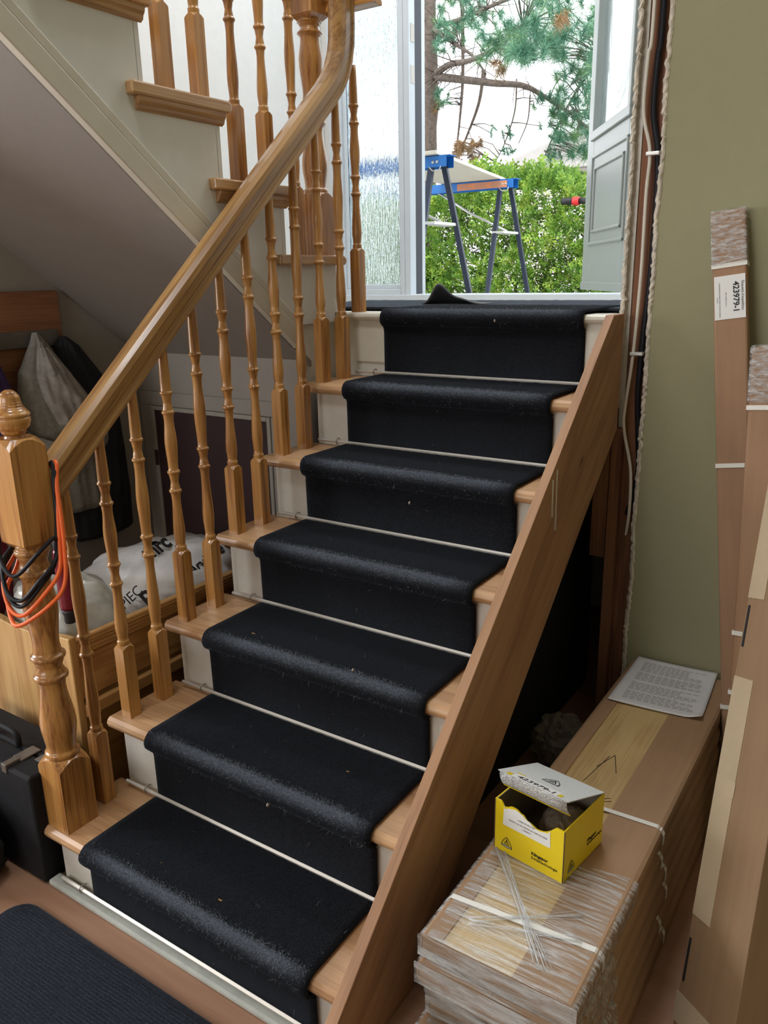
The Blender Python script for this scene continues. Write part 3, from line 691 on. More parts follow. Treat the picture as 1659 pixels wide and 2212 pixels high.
un2.add([(NU[0]+a*0.0425, NU[1]+b*0.0425, NU[2]+0.858) for a, b in ((-1,-1),(1,-1),(1,1),(-1,1))]+[(NU[0]+a*0.026, NU[1]+b*0.026, NU[2]+0.842) for a, b in ((-1,-1),(1,-1),(1,1),(-1,1))], [(0,4,5,1),(1,5,6,2),(2,6,7,3),(3,7,4,0),(4,7,6,5)])
un2.build('newel_block', 'oak_z', unp)
MB().sweep([(-0.215, uy(1)-0.06, uz(1)+0.80), (-0.215, uy(7), uz(7)+0.76)], [(-a, b) for a, b in RP[::-1]], (-1, 0, 0)).build('handrail', 'rail', ur, 0.002)

# ------------------------------------------------------------------ wall end: stud, ragged plaster, cables
MB_s = MB().box(XR+0.016, 0.850, YG+0.022, YG+0.060, 0, TOP)
struct('trim_4', MB_s, 'stud', label='bare reddish wooden stud in the opened wall end')
MB().box(XR-0.006, XR+0.022, YG-0.012, YG+0.020, 0, 1.0).build('stud', 'stud')
s2 = bpy.data.objects['stud']; s2['kind'] = 'structure'; s2['label'] = 'narrow split stud beside the dark gap under the stairs'; s2.name = 'trim_5'
struct('trim_6', MB().box(XR-0.055, XR-0.010, YG-0.008, YG+0.02, 0.60, 1.25), 'stud', label='short wooden block behind the side board')
rnd = random.Random(4)
def ragged(x, w0, w1, y0, y1, z0, z1, n, seed, into):
    r = random.Random(seed); mb = MB(); L = []; Q = []
    for k in range(n+1):
        z = z0+(z1-z0)*k/n; L.append((x+r.gauss(0, w0*0.42)+w1*0.4*noise3(z*7, seed, 0)+w1*0.15*noise3(z*53, seed, 2), z+r.uniform(-.3, .3)*(z1-z0)/n))
    vs = []; fs = []
    for (xx, z) in L:
        d = r.uniform(0, 0.004)
        vs += [(xx-0.007-r.uniform(0, 0.003), y0+d, z), (xx, y0-0.003-d, z), (xx+0.004, y0-0.001, z), (xx+0.006, y1, z), (xx-0.008, y1, z)]
    m = 5
    for k in range(n):
        for q in range(m): fs.append((k*m+q, k*m+(q+1) % m, (k+1)*m+(q+1) % m, (k+1)*m+q))
    return mb.add(vs, fs)
struct('trim_7', ragged(0.836, 0.003, 0.006, YG-0.001, YG+0.03, 0.15, TOP-0.01, 520, 3, 1), 'plaster', label='ragged broken plaster edge of the green wall')
struct('trim_8', ragged(XR-0.002, 0.003, 0.006, YG+0.0, YG+0.03, 1.06, TOP-0.01, 420, 9, 1), 'plaster', label='ragged broken plaster edge next to the door')
def smoothpts(P, n=8):
    out = []; P = [Vector(p) for p in P]
    for i in range(len(P)-1):
        p0 = P[max(i-1, 0)]; p1 = P[i]; p2 = P[i+1]; p3 = P[min(i+2, len(P)-1)]
        for k in range(n):
            t = k/n; out.append(0.5*((2*p1)+(-p0+p2)*t+(2*p0-5*p1+4*p2-p3)*t*t+(-p0+3*p1-3*p2+p3)*t**3))
    out.append(P[-1]); return out
cpts = [(0.782, YG-0.002, 2.9), (0.790, YG-0.004, 2.085), (0.783, YG-0.004, 1.962), (0.781, YG-0.004, 1.834), (0.804, YG-0.004, 1.738), (0.802, YG-0.004, 1.631), (0.803, YG-0.004, 1.42), (0.796, YG-0.004, 1.209), (0.784, YG-0.004, 1.066), (0.785, YG-0.004, 0.999), (0.812, YG-0.004, 0.88), (0.816, YG-0.002, 0.76), (0.806, YG+0.016, 0.675)]
wc = thing('electrical_cable', (0.80, YG, 0.675), 'off-white electrical cable stapled down the bare stud', 'cable')
MB().tube(smoothpts(cpts), 0.0048, 8).build('sheath', 'cable', wc)
for (x, z) in ((0.813, 1.732), (0.806, 1.215)): MB().box(x-0.018, x+0.018, YG-0.012, YG+0.012, z-0.005, z+0.005).build('staple', 'galv', wc, 0.002)
bpts = [(0.806, YG+0.010, 2.9), (0.810, YG+0.008, 2.085), (0.805, YG+0.008, 1.962), (0.803, YG+0.008, 1.834), (0.822, YG+0.008, 1.735), (0.826, YG+0.010, 1.60), (0.824, YG+0.012, 1.42), (0.816, YG+0.012, 1.25), (0.812, YG+0.016, 1.10), (0.822, YG+0.016, 0.97), (0.828, YG+0.016, 0.86), (0.806, YG+0.016, 0.74)]
tag(MB().tube(smoothpts(bpts), 0.0080, 8).build('black_cable', 'blackcable'), 'thick black cable running behind the white one on the stud', 'cable')

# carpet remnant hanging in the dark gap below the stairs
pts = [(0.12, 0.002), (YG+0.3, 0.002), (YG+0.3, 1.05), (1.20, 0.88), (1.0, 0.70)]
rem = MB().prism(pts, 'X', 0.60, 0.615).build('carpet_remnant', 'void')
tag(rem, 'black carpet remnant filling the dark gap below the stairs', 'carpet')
def crumpled(name, c, r, seed, m, label, cat, sq=(1, 1, 1), n=18):
    rr = random.Random(seed); ph = [(rr.uniform(-5, 5), rr.uniform(-5, 5), rr.uniform(-5, 5)) for _ in range(3)]
    mb = MB(); import_pts = []
    def fn(u, v):
        a = 2*math.pi*u; b = math.pi*(v*0.98+0.01); d = Vector((math.sin(b)*math.cos(a), math.sin(b)*math.sin(a), math.cos(b)))
        k = 1+0.20*noise3(*(d*2.6+Vector(ph[0])))+0.20*abs(noise3(*(d*4+Vector(ph[1]))))+0.06*abs(noise3(*(d*9+Vector(ph[2]))))
        p = Vector((d.x*sq[0], d.y*sq[1], d.z*sq[2]))*r*k
        z = max(p.z, -c[2]+0.002+0.0*r)
        return (c[0]+p.x, c[1]+p.y, c[2]+z)
    mb.grid(fn, n*2, n, True)
    mb.sm = [False]*len(mb.sm)
    o = mb.build(name, m); return tag(o, label, cat)
crumpled('crumpled_paper', (0.735, 1.10, 0.085), 0.075, 2, 'crumple', 'crumpled grey packing paper in the dark gap behind the yellow box', 'paper', (1, 0.8, 1.1))
crumpled('plastic_bag', (0.800, 0.33, 0.05), 0.06, 8, 'coat_black', 'dark crumpled bag on the floor between side board and cartons', 'bag', (0.6, 1.6, 0.8))

# ------------------------------------------------------------------ floor mats
fm = thing('door_mat', (0.1, -0.4, 0), 'black ribbed mat with rounded corner lying on the floor', 'mat')
def rrect(x0, x1, y0, y1, r, n=6):
    P = []
    for cx, cy, a0 in ((x1-r, y1-r, 0), (x0+r, y1-r, 90), (x0+r, y0+r, 180), (x1-r, y0+r, 270)):
        for k in range(n+1):
            a = R(a0+90*k/n); P.append((cx+r*math.cos(a), cy+r*math.sin(a)))
    return P
MB().prism(rrect(-0.155, 0.78, -0.72, -0.098, 0.055), 'Z', 0.001, 0.010).build('rubber_edge', 'mat', fm, 0.003)
rb = MB()
def ribs(u, v):
    x = -0.135+u*0.895; y = -0.70+v*0.585
    return (x, y, 0.0105+0.0026*(0.5+0.5*math.sin(y*2*math.pi/0.0075+1.2*math.sin(x*37)))+0.0007*noise3(x*170, y*130, 0))
rb.grid(ribs, 60, 560).build('ribbed_top', 'mat', fm)
lm = thing('landing_mat', (0.2, 1.8, LAND), 'dark landing rug with one grey corner curled up before the door', 'rug')
def lrug(u, v):
    x = -0.66+u*1.40; y = 1.46+v*0.70
    z = LAND+0.006+0.0012*noise3(x*60, y*60, 0)
    return (x, y, z)
MB().grid(lrug, 60, 30).build('rug_pile', 'rugtop', lm, 0, 0.008)
def curl(u, v):
    # a lifted corner: arched strip that rises to a peak and falls back
    x = -0.10+u*0.25; s = math.sin(math.pi*min(1, u*1.0))
    pk = 0.062*(math.exp(-((u-0.32)/0.17)**2)+0.30*math.exp(-((u-0.62)/0.22)**2))
    return (x-0.01*v, 1.70+v*0.12-pk*0.3*(1-v), LAND+0.010+pk*(1-v)**1.3*1.12)
MB().grid(curl, 30, 10).build('curled_corner', 'rubber', lm, 0, 0.006)

# ------------------------------------------------------------------ left side: coats, bin, case
cr = thing('coat_rack', (XL, 0.5, 1.2), 'reddish wooden plank with a peg rail and white knobs on the grey wall', 'coat rack')
MB().box(XL+0.001, XL+0.022, 0.10, 0.800, 0.92, 1.412).build('plank', 'coatboard', cr, 0.002)
MB().box(XL+0.022, XL+0.038, 0.10, 0.775, 1.232, 1.286).build('peg_rail', 'pegrail', cr, 0.003); prl = bpy.data.objects['peg_rail']
for y in (0.45, 0.664, 0.770):
    k = MB(); k.lathe([(0.006, 0), (0.006, 0.018), (0.013, 0.024), (0.015, 0.032), (0.012, 0.040), (0.004, 0.043)], (0, 0, 0), 14)
    kk = k.build('knob', 'cream', prl); kk.matrix_local = Matrix.Translation((0.038, y-0.5, 0.068))@Matrix.Rotation(R(90), 4, 'Y')
def coat(name, secs, m, label, seed, folds=7, amp=0.10):
    """secs: list of (z, ycentre, xcentre, half width in y, half depth in x)"""
    rr = random.Random(seed); ph = rr.uniform(0, 6)
    mb = MB()
    def fn(u, v):
        f = v*(len(secs)-1); i = min(int(f), len(secs)-2); t = f-i; t = t*t*(3-2*t)
        s = [secs[i][q]+(secs[i+1][q]-secs[i][q])*t for q in range(5)]
        a = 2*math.pi*u
        k = 1+amp*math.sin(folds*a+ph+2.2*math.sin(v*5+ph))+amp*0.5*math.sin(2.3*folds*a+v*9)+0.05*noise3(math.cos(a)*3, math.sin(a)*3, v*14+seed)
        return (s[2]+s[4]*k*math.cos(a), s[1]+s[3]*(0.9+0.1*k)*math.sin(a), s[0])
    mb.grid(fn, 84, 46, True)
    return mb.build(name, m)
bc = coat('coat', [(1.262, 0.765, -0.955, 0.012, 0.012), (1.23, 0.775, -0.955, 0.045, 0.03), (1.12, 0.815, -0.95, 0.085, 0.04), (0.98, 0.85, -0.95, 0.10, 0.045), (0.85, 0.83, -0.95, 0.125, 0.05), (0.70, 0.825, -0.95, 0.135, 0.05), (0.56, 0.83, -0.95, 0.125, 0.045), (0.545, 0.83, -0.95, 0.11, 0.03)], 'coat_black', '', 5)
tag(bc, 'long black coat hanging behind the grey coat', 'coat')
gc = thing('coat', (-0.94, 0.66, 0.70), 'grey fleece lined coat hanging by its hood from the peg', 'coat')
g1 = coat('coat_body', [(1.282, 0.664, -0.955, 0.008, 0.010), (1.25, 0.664, -0.945, 0.026, 0.022), (1.16, 0.655, -0.925, 0.085, 0.045), (1.06, 0.665, -0.91, 0.120, 0.060), (0.97, 0.690, -0.905, 0.135, 0.068), (0.90, 0.700, -0.915, 0.115, 0.058), (0.80, 0.715, -0.92, 0.095, 0.050), (0.69, 0.735, -0.925, 0.090, 0.045), (0.668, 0.740, -0.925, 0.080, 0.030)], 'coat_grey', '', 9, 6, 0.09)
g1.parent = gc; g1.location = -Vector(gc.location)
g2 = coat('hood_lining', [(1.235, 0.662, -0.925, 0.018, 0.016), (1.15, 0.665, -0.885, 0.060, 0.030), (1.06, 0.690, -0.865, 0.085, 0.032), (0.99, 0.715, -0.86, 0.080, 0.030), (0.955, 0.73, -0.865, 0.050, 0.020)], 'coat_lining', '', 3, 5, 0.13)
g2.parent = gc; g2.location = -Vector(gc.location)
g3 = MB()
def collar(u, v):
    a = R(-75+150*u); return (-0.905+0.098*math.cos(a)*(1-0.12*v), 0.690+0.155*math.sin(a), 1.015-0.085*math.cos(a*0.9)-0.055*v+0.004*noise3(u*20, v*8, 1))
g3.grid(collar, 26, 8).build('collar_flap', 'coat_grey', gc, 0, 0.010)
for y, z in ((0.645, 0.935),):
    k = MB().lathe([(0.007, 0), (0.007, 0.003), (0.004, 0.004)], (0, 0, 0), 12).build('snap_button', 'steel', gc); k.matrix_local = Matrix.Translation((-0.797+0.94, y-0.66, z-0.70))@Matrix.Rotation(R(90), 4, 'Y')
pc = coat('coat', [(1.27, 0.44, -0.95, 0.012, 0.012), (1.20, 0.45, -0.94, 0.06, 0.04), (1.10, 0.43, -0.90, 0.09, 0.06), (0.98, 0.42, -0.90, 0.095, 0.07), (0.80, 0.42, -0.91, 0.10, 0.06), (0.70, 0.42, -0.92, 0.09, 0.05)], 'coat_purple', '', 11)
tag(pc, 'purple coat at the left edge beside the grey coat', 'coat')

# pine storage bin
bx1, by0, bz = -0.25, 0.175, 0.545
bn = thing('pine_bin', (-0.45, 0.55, 0), 'pine storage bin with a wavy end panel full of plastic bags', 'storage bin')
wave = [(-0.70, 0.0)]+[(bx1, 0.0), (bx1, bz+0.012)]+[(bx1-0.45*k/24, bz+0.012-0.018*(1-math.cos(min(1, k/9)*math.pi))/2+0.022*max(0, (k-14)/10)) for k in range(1, 25)]
MB().prism(wave, 'Y', by0, by0+0.022).build('end_panel', 'pine_z', bn, 0.003)
MB().box(-0.70, bx1-0.03, 0.98, 1.00, 0, bz).build('end_panel', 'pine_z', bn, 0.003)
MB().box(bx1-0.026, bx1-0.004, by0+0.022, 0.985, bz-0.052, bz).build('side_board', 'pine_y', bn, 0.005)
MB().box(bx1-0.028, bx1-0.010, by0+0.022, 0.985, bz-0.175, bz-0.054).build('side_board', 'pine_y', bn, 0.003)
MB().box(bx1-0.030, bx1+0.004, by0+0.022, 0.985, bz-0.225, bz-0.190).build('ledge', 'pine_y', bn, 0.003)
MB().box(bx1-0.045, bx1-0.030, by0+0.022, 0.985, 0.01, bz-0.19).build('side_board', 'pine_y', bn, 0.003)
MB().box(-0.70, -0.685, by0+0.022, 0.985, 0, bz-0.05).build('side_board', 'pine_y', bn, 0.003)
MB().box(-0.685, bx1-0.045, by0+0.022, 0.985, 0.20, 0.215).build('bottom_board', 'pine_y', bn)
for z in (bz-0.012, bz-0.022, bz-0.032): MB().box(bx1-0.005, bx1-0.0025, by0+0.03, 0.98, z-0.003, z+0.001).build('groove_bead', 'pine_y', bn)

def bag(name, c, sx, sy, sz, seed, m, label, n=26):
    rr = random.Random(seed); p0 = Vector((rr.uniform(0, 9), rr.uniform(0, 9), rr.uniform(0, 9)))
    mb = MB()
    def fn(u, v):
        a = 2*math.pi*u; b = math.pi*(0.01+0.98*v); d = Vector((math.sin(b)*math.cos(a), math.sin(b)*math.sin(a), math.cos(b)))
        k = 1+0.10*noise3(*(d*2+p0))+0.08*abs(noise3(*(d*5+p0)))+0.05*abs(noise3(*(d*11+p0)))
        e = Vector((abs(d.x)**0.7*math.copysign(1, d.x), abs(d.y)**0.7*math.copysign(1, d.y), d.z))
        return (c[0]+e.x*sx*k, c[1]+e.y*sy*k, c[2]+max(-0.6, e.z)*sz*k)
    mb.grid(fn, n*2, n, True); return mb.build(name, m)
b1 = thing('plastic_bag', (-0.46, 0.66, 0.22), 'white printed plastic bag lying in the pine bin', 'bag')
o = bag('bag_film', (-0.462, 0.655, 0.50), 0.155, 0.26, 0.135, 4, 'bag', ''); o.parent = b1; o.location = -Vector(b1.location)
tag(bag('plastic_bag', (-0.50, 0.33, 0.46), 0.165, 0.115, 0.17, 6, 'clearbag', ''), 'cloudy crinkled plastic bag at the near end of the pine bin', 'bag')
# printing that lies on the bag surface
def on_bag(y, z, dx): return Vector((-0.466+dx, y, z))-Vector(b1.location)
text('ArvinMe', 0.050, 'ink', b1, frame_m(on_bag(0.66, 0.560, 0.160), (-0.15, 1, 0.16), (-0.5, 0, 0.85)), bold=0.001)
text('mrc', 0.072, 'ink', b1, frame_m(on_bag(0.555, 0.634, 0.095), (-0.2, 1, 0.1), (-0.75, 0, 0.65)), bold=0.003)
text('PIEC', 0.042, 'ink', b1, frame_m(on_bag(0.405, 0.540, 0.150), (-0.1, 1, 0.35), (-0.5, 0, 0.85)))
text('B', 0.075, 'ink', b1, frame_m(on_bag(0.475, 0.520, 0.172), (-0.1, 1, 0.35), (-0.5, 0, 0.85)), bold=0.002)
dsk = MB().lathe([(0.030, 0), (0.030, 0.001)], (0, 0, 0), 20).build('blue_print_disc', 'blue', b1); dsk.matrix_local = frame_m(on_bag(0.50, 0.612, 0.140), (-0.2, 1, 0.1), (-0.6, 0, 0.8))
bt = thing('spray_bottle', (-0.335, 0.245, 0.60), 'dark red bottle with black cap standing behind the newel cords', 'bottle')
q = MB(); q.lathe([(0.014, 0.56), (0.0155, 0.565), (0.0155, 0.58), (0.019, 0.59), (0.020, 0.60)], (-0.335, 0.245, 0), 18); q.build('base_cap', 'black', bt)
q = MB(); q.lathe([(0.021, 0.60), (0.022, 0.61), (0.022, 0.76), (0.018, 0.772)], (-0.335, 0.245, 0), 18); q.build('bottle_body', 'bottle', bt)
q = MB(); q.lathe([(0.018, 0.770), (0.019, 0.775), (0.019, 0.80), (0.016, 0.806)], (-0.335, 0.245, 0), 18); q.build('top_cap', 'black', bt)
mo = bag('maroon_jacket', (-0.78, 0.22, 0.60), 0.10, 0.10, 0.21, 12, 'maroon', '')
tag(mo, 'maroon padded jacket bundle at the left edge behind the newel', 'jacket')
tag(MB().tube([(-0.95, 0.18, 0.90), (-0.40, 0.12, 0.885)], 0.011, 12).build('metal_tube', 'steel'), 'thin dark metal tube at the left edge behind the newel block', 'tube')
rk = thing('wooden_rack', (-0.45, 1.05, 0), 'small rack of rounded wooden slats standing before the hatch', 'rack')
for k, (x, t) in enumerate(((-0.63, 0.10), (-0.50, -0.16), (-0.43, 0.12), (-0.355, -0.15))):
    MB().hexa([(x-0.012, 1.04, 0.0), (x+0.012, 1.04, 0.0), (x+0.012, 1.06, 0.0), (x-0.012, 1.06, 0.0), (x-0.010+t*0.3, 1.04, 0.385), (x+0.010+t*0.3, 1.04, 0.385), (x+0.010+t*0.3, 1.06, 0.385), (x-0.010+t*0.3, 1.06, 0.385)]).build('slat', 'pine_z', rk, 0.008)
MB().box(-0.68, -0.33, 1.035, 1.065, 0.29, 0.315).build('cross_bar', 'pine_z', rk, 0.004)

# black case and bag on the floor
cs = thing('black_case', (-0.38, 0.03, 0), 'black hard case with handle and metal latch beside the newel', 'case')
MB().box(-0.62, -0.154, -0.040, 0.030, 0.002, 0.305).build('case_lid', 'case', cs, 0.008)
MB().box(-0.62, -0.154, 0.0325, 0.120, 0.002, 0.305).build('case_shell', 'case', cs, 0.008)
MB().box(-0.61, -0.160, 0.029, 0.034, 0.008, 0.298).build('seam', 'case', cs)
MB().tube(smoothpts([(-0.43, 0.034, 0.303), (-0.43, 0.034, 0.330), (-0.41, 0.034, 0.340), (-0.33, 0.034, 0.340), (-0.31, 0.034, 0.330), (-0.31, 0.034, 0.303)], 5), 0.008, 10).build('handle', 'case', cs)
for x in (-0.255, -0.50):
    MB().box(x-0.018, x+0.018, -0.005, 0.050, 0.304, 0.309).build('latch', 'oldsteel', cs, 0.002)
    MB().box(x-0.010, x+0.010, -0.043, -0.003, 0.288, 0.312).build('latch', 'oldsteel', cs, 0.002)
MB().box(-0.215, -0.185, 0.016, 0.044, 0.304, 0.308).build('combination_lock', 'oldsteel', cs, 0.001)
tag(bag('black_bag', (-0.40, -0.125, 0.09), 0.145, 0.075, 0.12, 21, 'coat_black', ''), 'low black bag on the floor before the black case', 'bag')

# ------------------------------------------------------------------ cords looped round the newel
def loop(seed, zlow, out, zmid, r, m, name, label, spread=0.0):
    rr = random.Random(seed); o = out
    P = [(-0.072, 0.088, 1.055+spread), (-0.062+o*0.3, 0.075, 1.00), (-0.056+o*0.7, 0.060, 0.90), (-0.056+o, 0.045, zmid), (-0.066+o*0.8, 0.010, zlow+0.045), (-0.098, -0.022-o*0.4, zlow), (-0.140, -0.026, zlow+0.018), (-0.170, -0.010, zlow+0.07), (-0.180, 0.030, zmid+0.02), (-0.176, 0.075, 0.92), (-0.150, 0.090, 1.00), (-0.110, 0.092, 1.045)]
    P = [Vector(p)+Vector((rr.uniform(-.003, .003), rr.uniform(-.003, .003), rr.uniform(-.003, .003))) for p in P]
    n = len(P); out_ = []
    for i in range(n):
        p0, p1, p2, p3 = P[i-1], P[i], P[(i+1) % n], P[(i+2) % n]
        for k in range(7):
            t = k/7; out_.append(0.5*((2*p1)+(-p0+p2)*t+(2*p0-5*p1+4*p2-p3)*t*t+(-p0+3*p1-3*p2+p3)*t**3))
    return MB().tube(out_, r, 8, True)
oc = thing('power_cord', (-0.118, 0.034, 0.70), 'orange power cord looped round the newel post', 'cord')
loop(1, 0.712, 0.026, 0.80, 0.0048, 'orange', '', '').build('cord_loop', 'orange', oc)
loop(2, 0.735, 0.012, 0.83, 0.0048, 'orange', '', '', 0.008).build('cord_loop', 'orange', oc)
kc = thing('power_cord', (-0.118, 0.034, 0.75), 'black power cord looped round the newel post beside the orange one', 'cord')
loop(3, 0.752, -0.004, 0.84, 0.0048, 'blackcable', '', '').build('cord_loop', 'blackcable', kc)
loop(4, 0.768, 0.004, 0.85, 0.0048, 'blackcable', '', '', 0.004).build('cord_loop', 'blackcable', kc)
loop(6, 0.828, 0.004, 0.90, 0.0045, 'blackcable', '', '', 0.002).build('cord_loop', 'blackcable', kc)

# ------------------------------------------------------------------ right: stack of wrapped packs
PX0, PX1, PY0, PY1, PH = 0.865, 1.160, 0.070, 1.325, 0.0495
LAB = ['topmost wrapped pack of boards, wood strip showing between cardboard', 'second pack from the top of the carton stack', 'third pack from the top of the carton stack', 'fourth pack from the top of the carton stack', 'fifth pack from the top of the carton stack', 'bottom pack of the carton stack on the floor']
rnd = random.Random(12)
for k in range(6):
    z1 = 0.300-k*0.05; z0 = z1-0.049
    dx = 0.004*k; dy = [0, -0.014, 0.016, 0.02, -0.03, 0.0][k]
    x0, x1, y0, y1 = PX0+(0 if k == 0 else rnd.uniform(-0.006, 0.008)), PX1+dx, PY0+dy, PY1
    pk = thing('board_pack', ((x0+x1)/2, (y0+y1)/2, z0), LAB[k], 'package', 'stack of board packs')
    ctr = MB().box(x0+0.004, x1-0.004, y0+0.002, y1-0.002, z0+0.003, z1-0.003).build('board_core', 'ash_y', pk, 0.003)
    def wrap(xa, xb, side):
        # cardboard folded round the edge: top flap, side, bottom flap
        s = 1 if side > 0 else -1; e = x1 if side > 0 else x0
        P = [(xa, z1), (e-s*0.010, z1), (e-s*0.003, z1-0.004), (e, z1-0.014), (e, z0+0.014), (e-s*0.003, z0+0.004), (e-s*0.010, z0+0.001), (xa, z0+0.001),
             (xa, z0+0.004), (e-s*0.012, z0+0.005), (e-s*0.004, z0+0.014), (e-s*0.004, z1-0.014), (e-s*0.012, z1-0.005), (xa, z1-0.003)]
        if side < 0: P = P[::-1]
        return MB().prism(P, 'Y', y0, y1).build('cardboard_wrap', 'card_y', pk)
    if k == 0: wrap(0.910, 0, -1); wrap(1.046, 0, 1)
    else: wrap((x0+x1)/2-0.001, 0, -1); wrap((x0+x1)/2+0.001, 0, 1)
    MB().box(x0+0.006, x1-0.006, y0-0.0015, y0+0.001, z0+0.004, z1-0.004).build('end_flap', 'card_y', pk, 0.001)
    def strap_at(y, tilt=0.0):
        w_ = 0.006; P = []
        ring = [(x0-0.001, z1-0.010), (x0+0.008, z1+0.0015), (x1-0.014, z1+0.0015), (x1-0.004, z1-0.004), (x1+0.0015, z1-0.014), (x1+0.0015, z0+0.012)]
        vs = []; fs = []
        for i, (x, z) in enumerate(ring):
            yy = y+tilt*(x-x0); vs += [(x, yy-w_, z), (x, yy+w_, z)]
        for i in range(len(ring)-1): fs.append((2*i, 2*i+1, 2*i+3, 2*i+2))
        return MB().add(vs, fs).build('strap', 'strap', pk, 0, 0.0012)
    strap_at(0.575+dy, 0.03)
    if k == 0: strap_at(0.175, 0.08)
    # stretch film round the near end
    fy = PY0+0.33 if k == 0 else PY0+0.20
    def filmfn(u, v):
        y = y0-0.004+v*(fy-y0)
        # closed rounded loop round the pack
        a = u*2*math.pi; cx, cz = (x0+x1)/2, (z0+z1)/2
        ex = math.copysign(abs(math.cos(a))**0.28, math.cos(a)); ez = math.copysign(abs(math.sin(a))**0.28, math.sin(a))
        return (cx+ex*((x1-x0)/2+0.003), y+0.020*noise3(u*9, 3, k)*(v > 0.95), cz+ez*((z1-z0)/2+0.0018)+0.0004*noise3(u*60, v*40, k))
    fm_ = MB(); fm_.grid(filmfn, 72, 30, True)
    fm_.box(x0-0.002, x1+0.002, y0-0.006, y0-0.004, z0+0.002, z1-0.001)
    fm_.build('stretch_film', 'film_x', pk)
    if k == 0:
        for (p, q_) in (((0.888, 0.345), (1.075, 0.12)), ((0.90, 0.335), (1.09, 0.11)), ((0.93, 0.14), (1.10, 0.26)), ((0.93, 0.135), (1.12, 0.20))):
            d = Vector((q_[0]-p[0], q_[1]-p[1], 0)).normalized(); s_ = d.cross(Vector((0, 0, 1))); mbr = MB(); rq = random.Random(int(p[0]*1e4))
            for h_ in range(10):
                o0, o1, om = rq.uniform(-0.010, 0.010), rq.uniform(-0.012, 0.012), rq.uniform(-0.004, 0.004); P = []
                for i_ in range(9):
                    t = i_/8; off = o0*(1-t)**2+om*2*t*(1-t)+o1*t*t
                    P.append(Vector((p[0]+(q_[0]-p[0])*t, p[1]+(q_[1]-p[1])*t, z1+0.0030+rq.uniform(0, 0.0022)))+s_*off)
                mbr.tube(P, 0.00030, 4)
            mbr.build('film_rope', 'strand', pk)
        # pencil marks: arrow and cross scratched on the exposed board
        for (p, q_) in (((0.955, 0.66), (0.975, 0.79)), ((0.985, 0.80), (0.962, 0.73)), ((0.985, 0.80), (1.01, 0.73)), ((0.94, 0.56), (1.03, 0.63)), ((0.935, 0.645), (1.03, 0.54)), ((0.95, 0.555), (1.035, 0.62))):
            MB().tube([(p[0], p[1], z1-0.0028), (q_[0], q_[1], z1-0.0028)], 0.0009, 4).build('pencil_mark', 'ink', pk)

# printed sheet
sh = thing('paper_sheet', (1.0, 1.2, 0.302), 'printed white sheet lying on the far end of the carton stack', 'paper')
pa, pb, pc_, pd = Vector((0.884, 1.044)), Vector((1.128, 1.062)), Vector((1.109, 1.350)), Vector((0.882, 1.338))
def pz(u, v): return 0.3035+0.010*max(0, v-0.5)**2*4*0.2+0.006*abs(u-0.5)**2*4*0.4+0.012*max(0, (u-0.85)/0.15)*max(0, (0.12-v)/0.12)
def sheet(u, v):
    p = (pa*(1-u)+pb*u)*(1-v)+(pd*(1-u)+pc_*u)*v; return (p.x, p.y, pz(u, v))
MB().grid(sheet, 24, 24).build('sheet', 'paper', sh, 0, 0.0006)
ln = MB(); rl = random.Random(3)
for k in range(34):
    v = 0.10+0.80*k/33
    if k in (7, 15, 16, 24): continue
    u1 = rl.choice((0.88, 0.9, 0.86, 0.7))
    n = 10
    for i in range(n):
        ua, ub = 0.12+(u1-0.12)*i/n, 0.12+(u1-0.12)*(i+0.8)/n
        a, b = sheet(ua, v), sheet(ub, v); c, d = sheet(ub, v+0.010), sheet(ua, v+0.010)
        ln.add([(q[0], q[1], q[2]+0.0007) for q in (a, b, c, d)], [(0, 1, 2, 3)])
tag(ln.build('printed_lines', 'greyink', sh), 'grey lines of small print', kind='stuff')

# ------------------------------------------------------------------ yellow abrasive box
yb_ = thing('yellow_box', (0.881, 0.341, 0.3015), 'open yellow card box with torn label on the carton stack', 'box', rot=(0, 0, R(-9.0)), local=True)
W, Dp, H, T = 0.159, 0.158, 0.118, 0.003
tear = [(0, 0), (W, 0), (W, H)]+[(W-0.018, H), (W-0.024, H-0.006)]+[(W-0.030-(W-0.052)*k/14, H-0.014-0.010*math.sin(k*0.42)+random.Random(k*7).uniform(-0.0022, 0.0022)) for k in range(15)]+[(0.018, H-0.004), (0.014, H), (0, H)]
MB().prism(tear, 'Y', 0, T).build('front_panel', 'yellow', yb_)
MB().box(0, T, T, Dp, 0, H).build('side_panel', 'yellow', yb_, 0.0006); MB().box(W-T, W, T, Dp, 0, H).build('side_panel', 'yellow', yb_, 0.0006)
MB().box(T, W-T, Dp-T, Dp, 0, H).build('rear_panel', 'yellow', yb_); MB().box(T, W-T, T, Dp-T, 0.0005, 0.003).build('base_panel', 'greycard', yb_)
MB().box(T, T+0.001, T, Dp-T, 0.004, H-0.001).build('inner_lining', 'greycard', yb_); MB().box(T+0.002, W-T, Dp-T-0.001, Dp-T, 0.004, H-0.001).build('inner_lining', 'greycard', yb_)
for (x, y) in ((-0.0008, -0.0005), (W-0.0008, -0.0005)): MB().box(x, x+0.0018, y, y+0.0018, 0.001, H-0.001).build('corner_edge', 'card_edge', yb_)
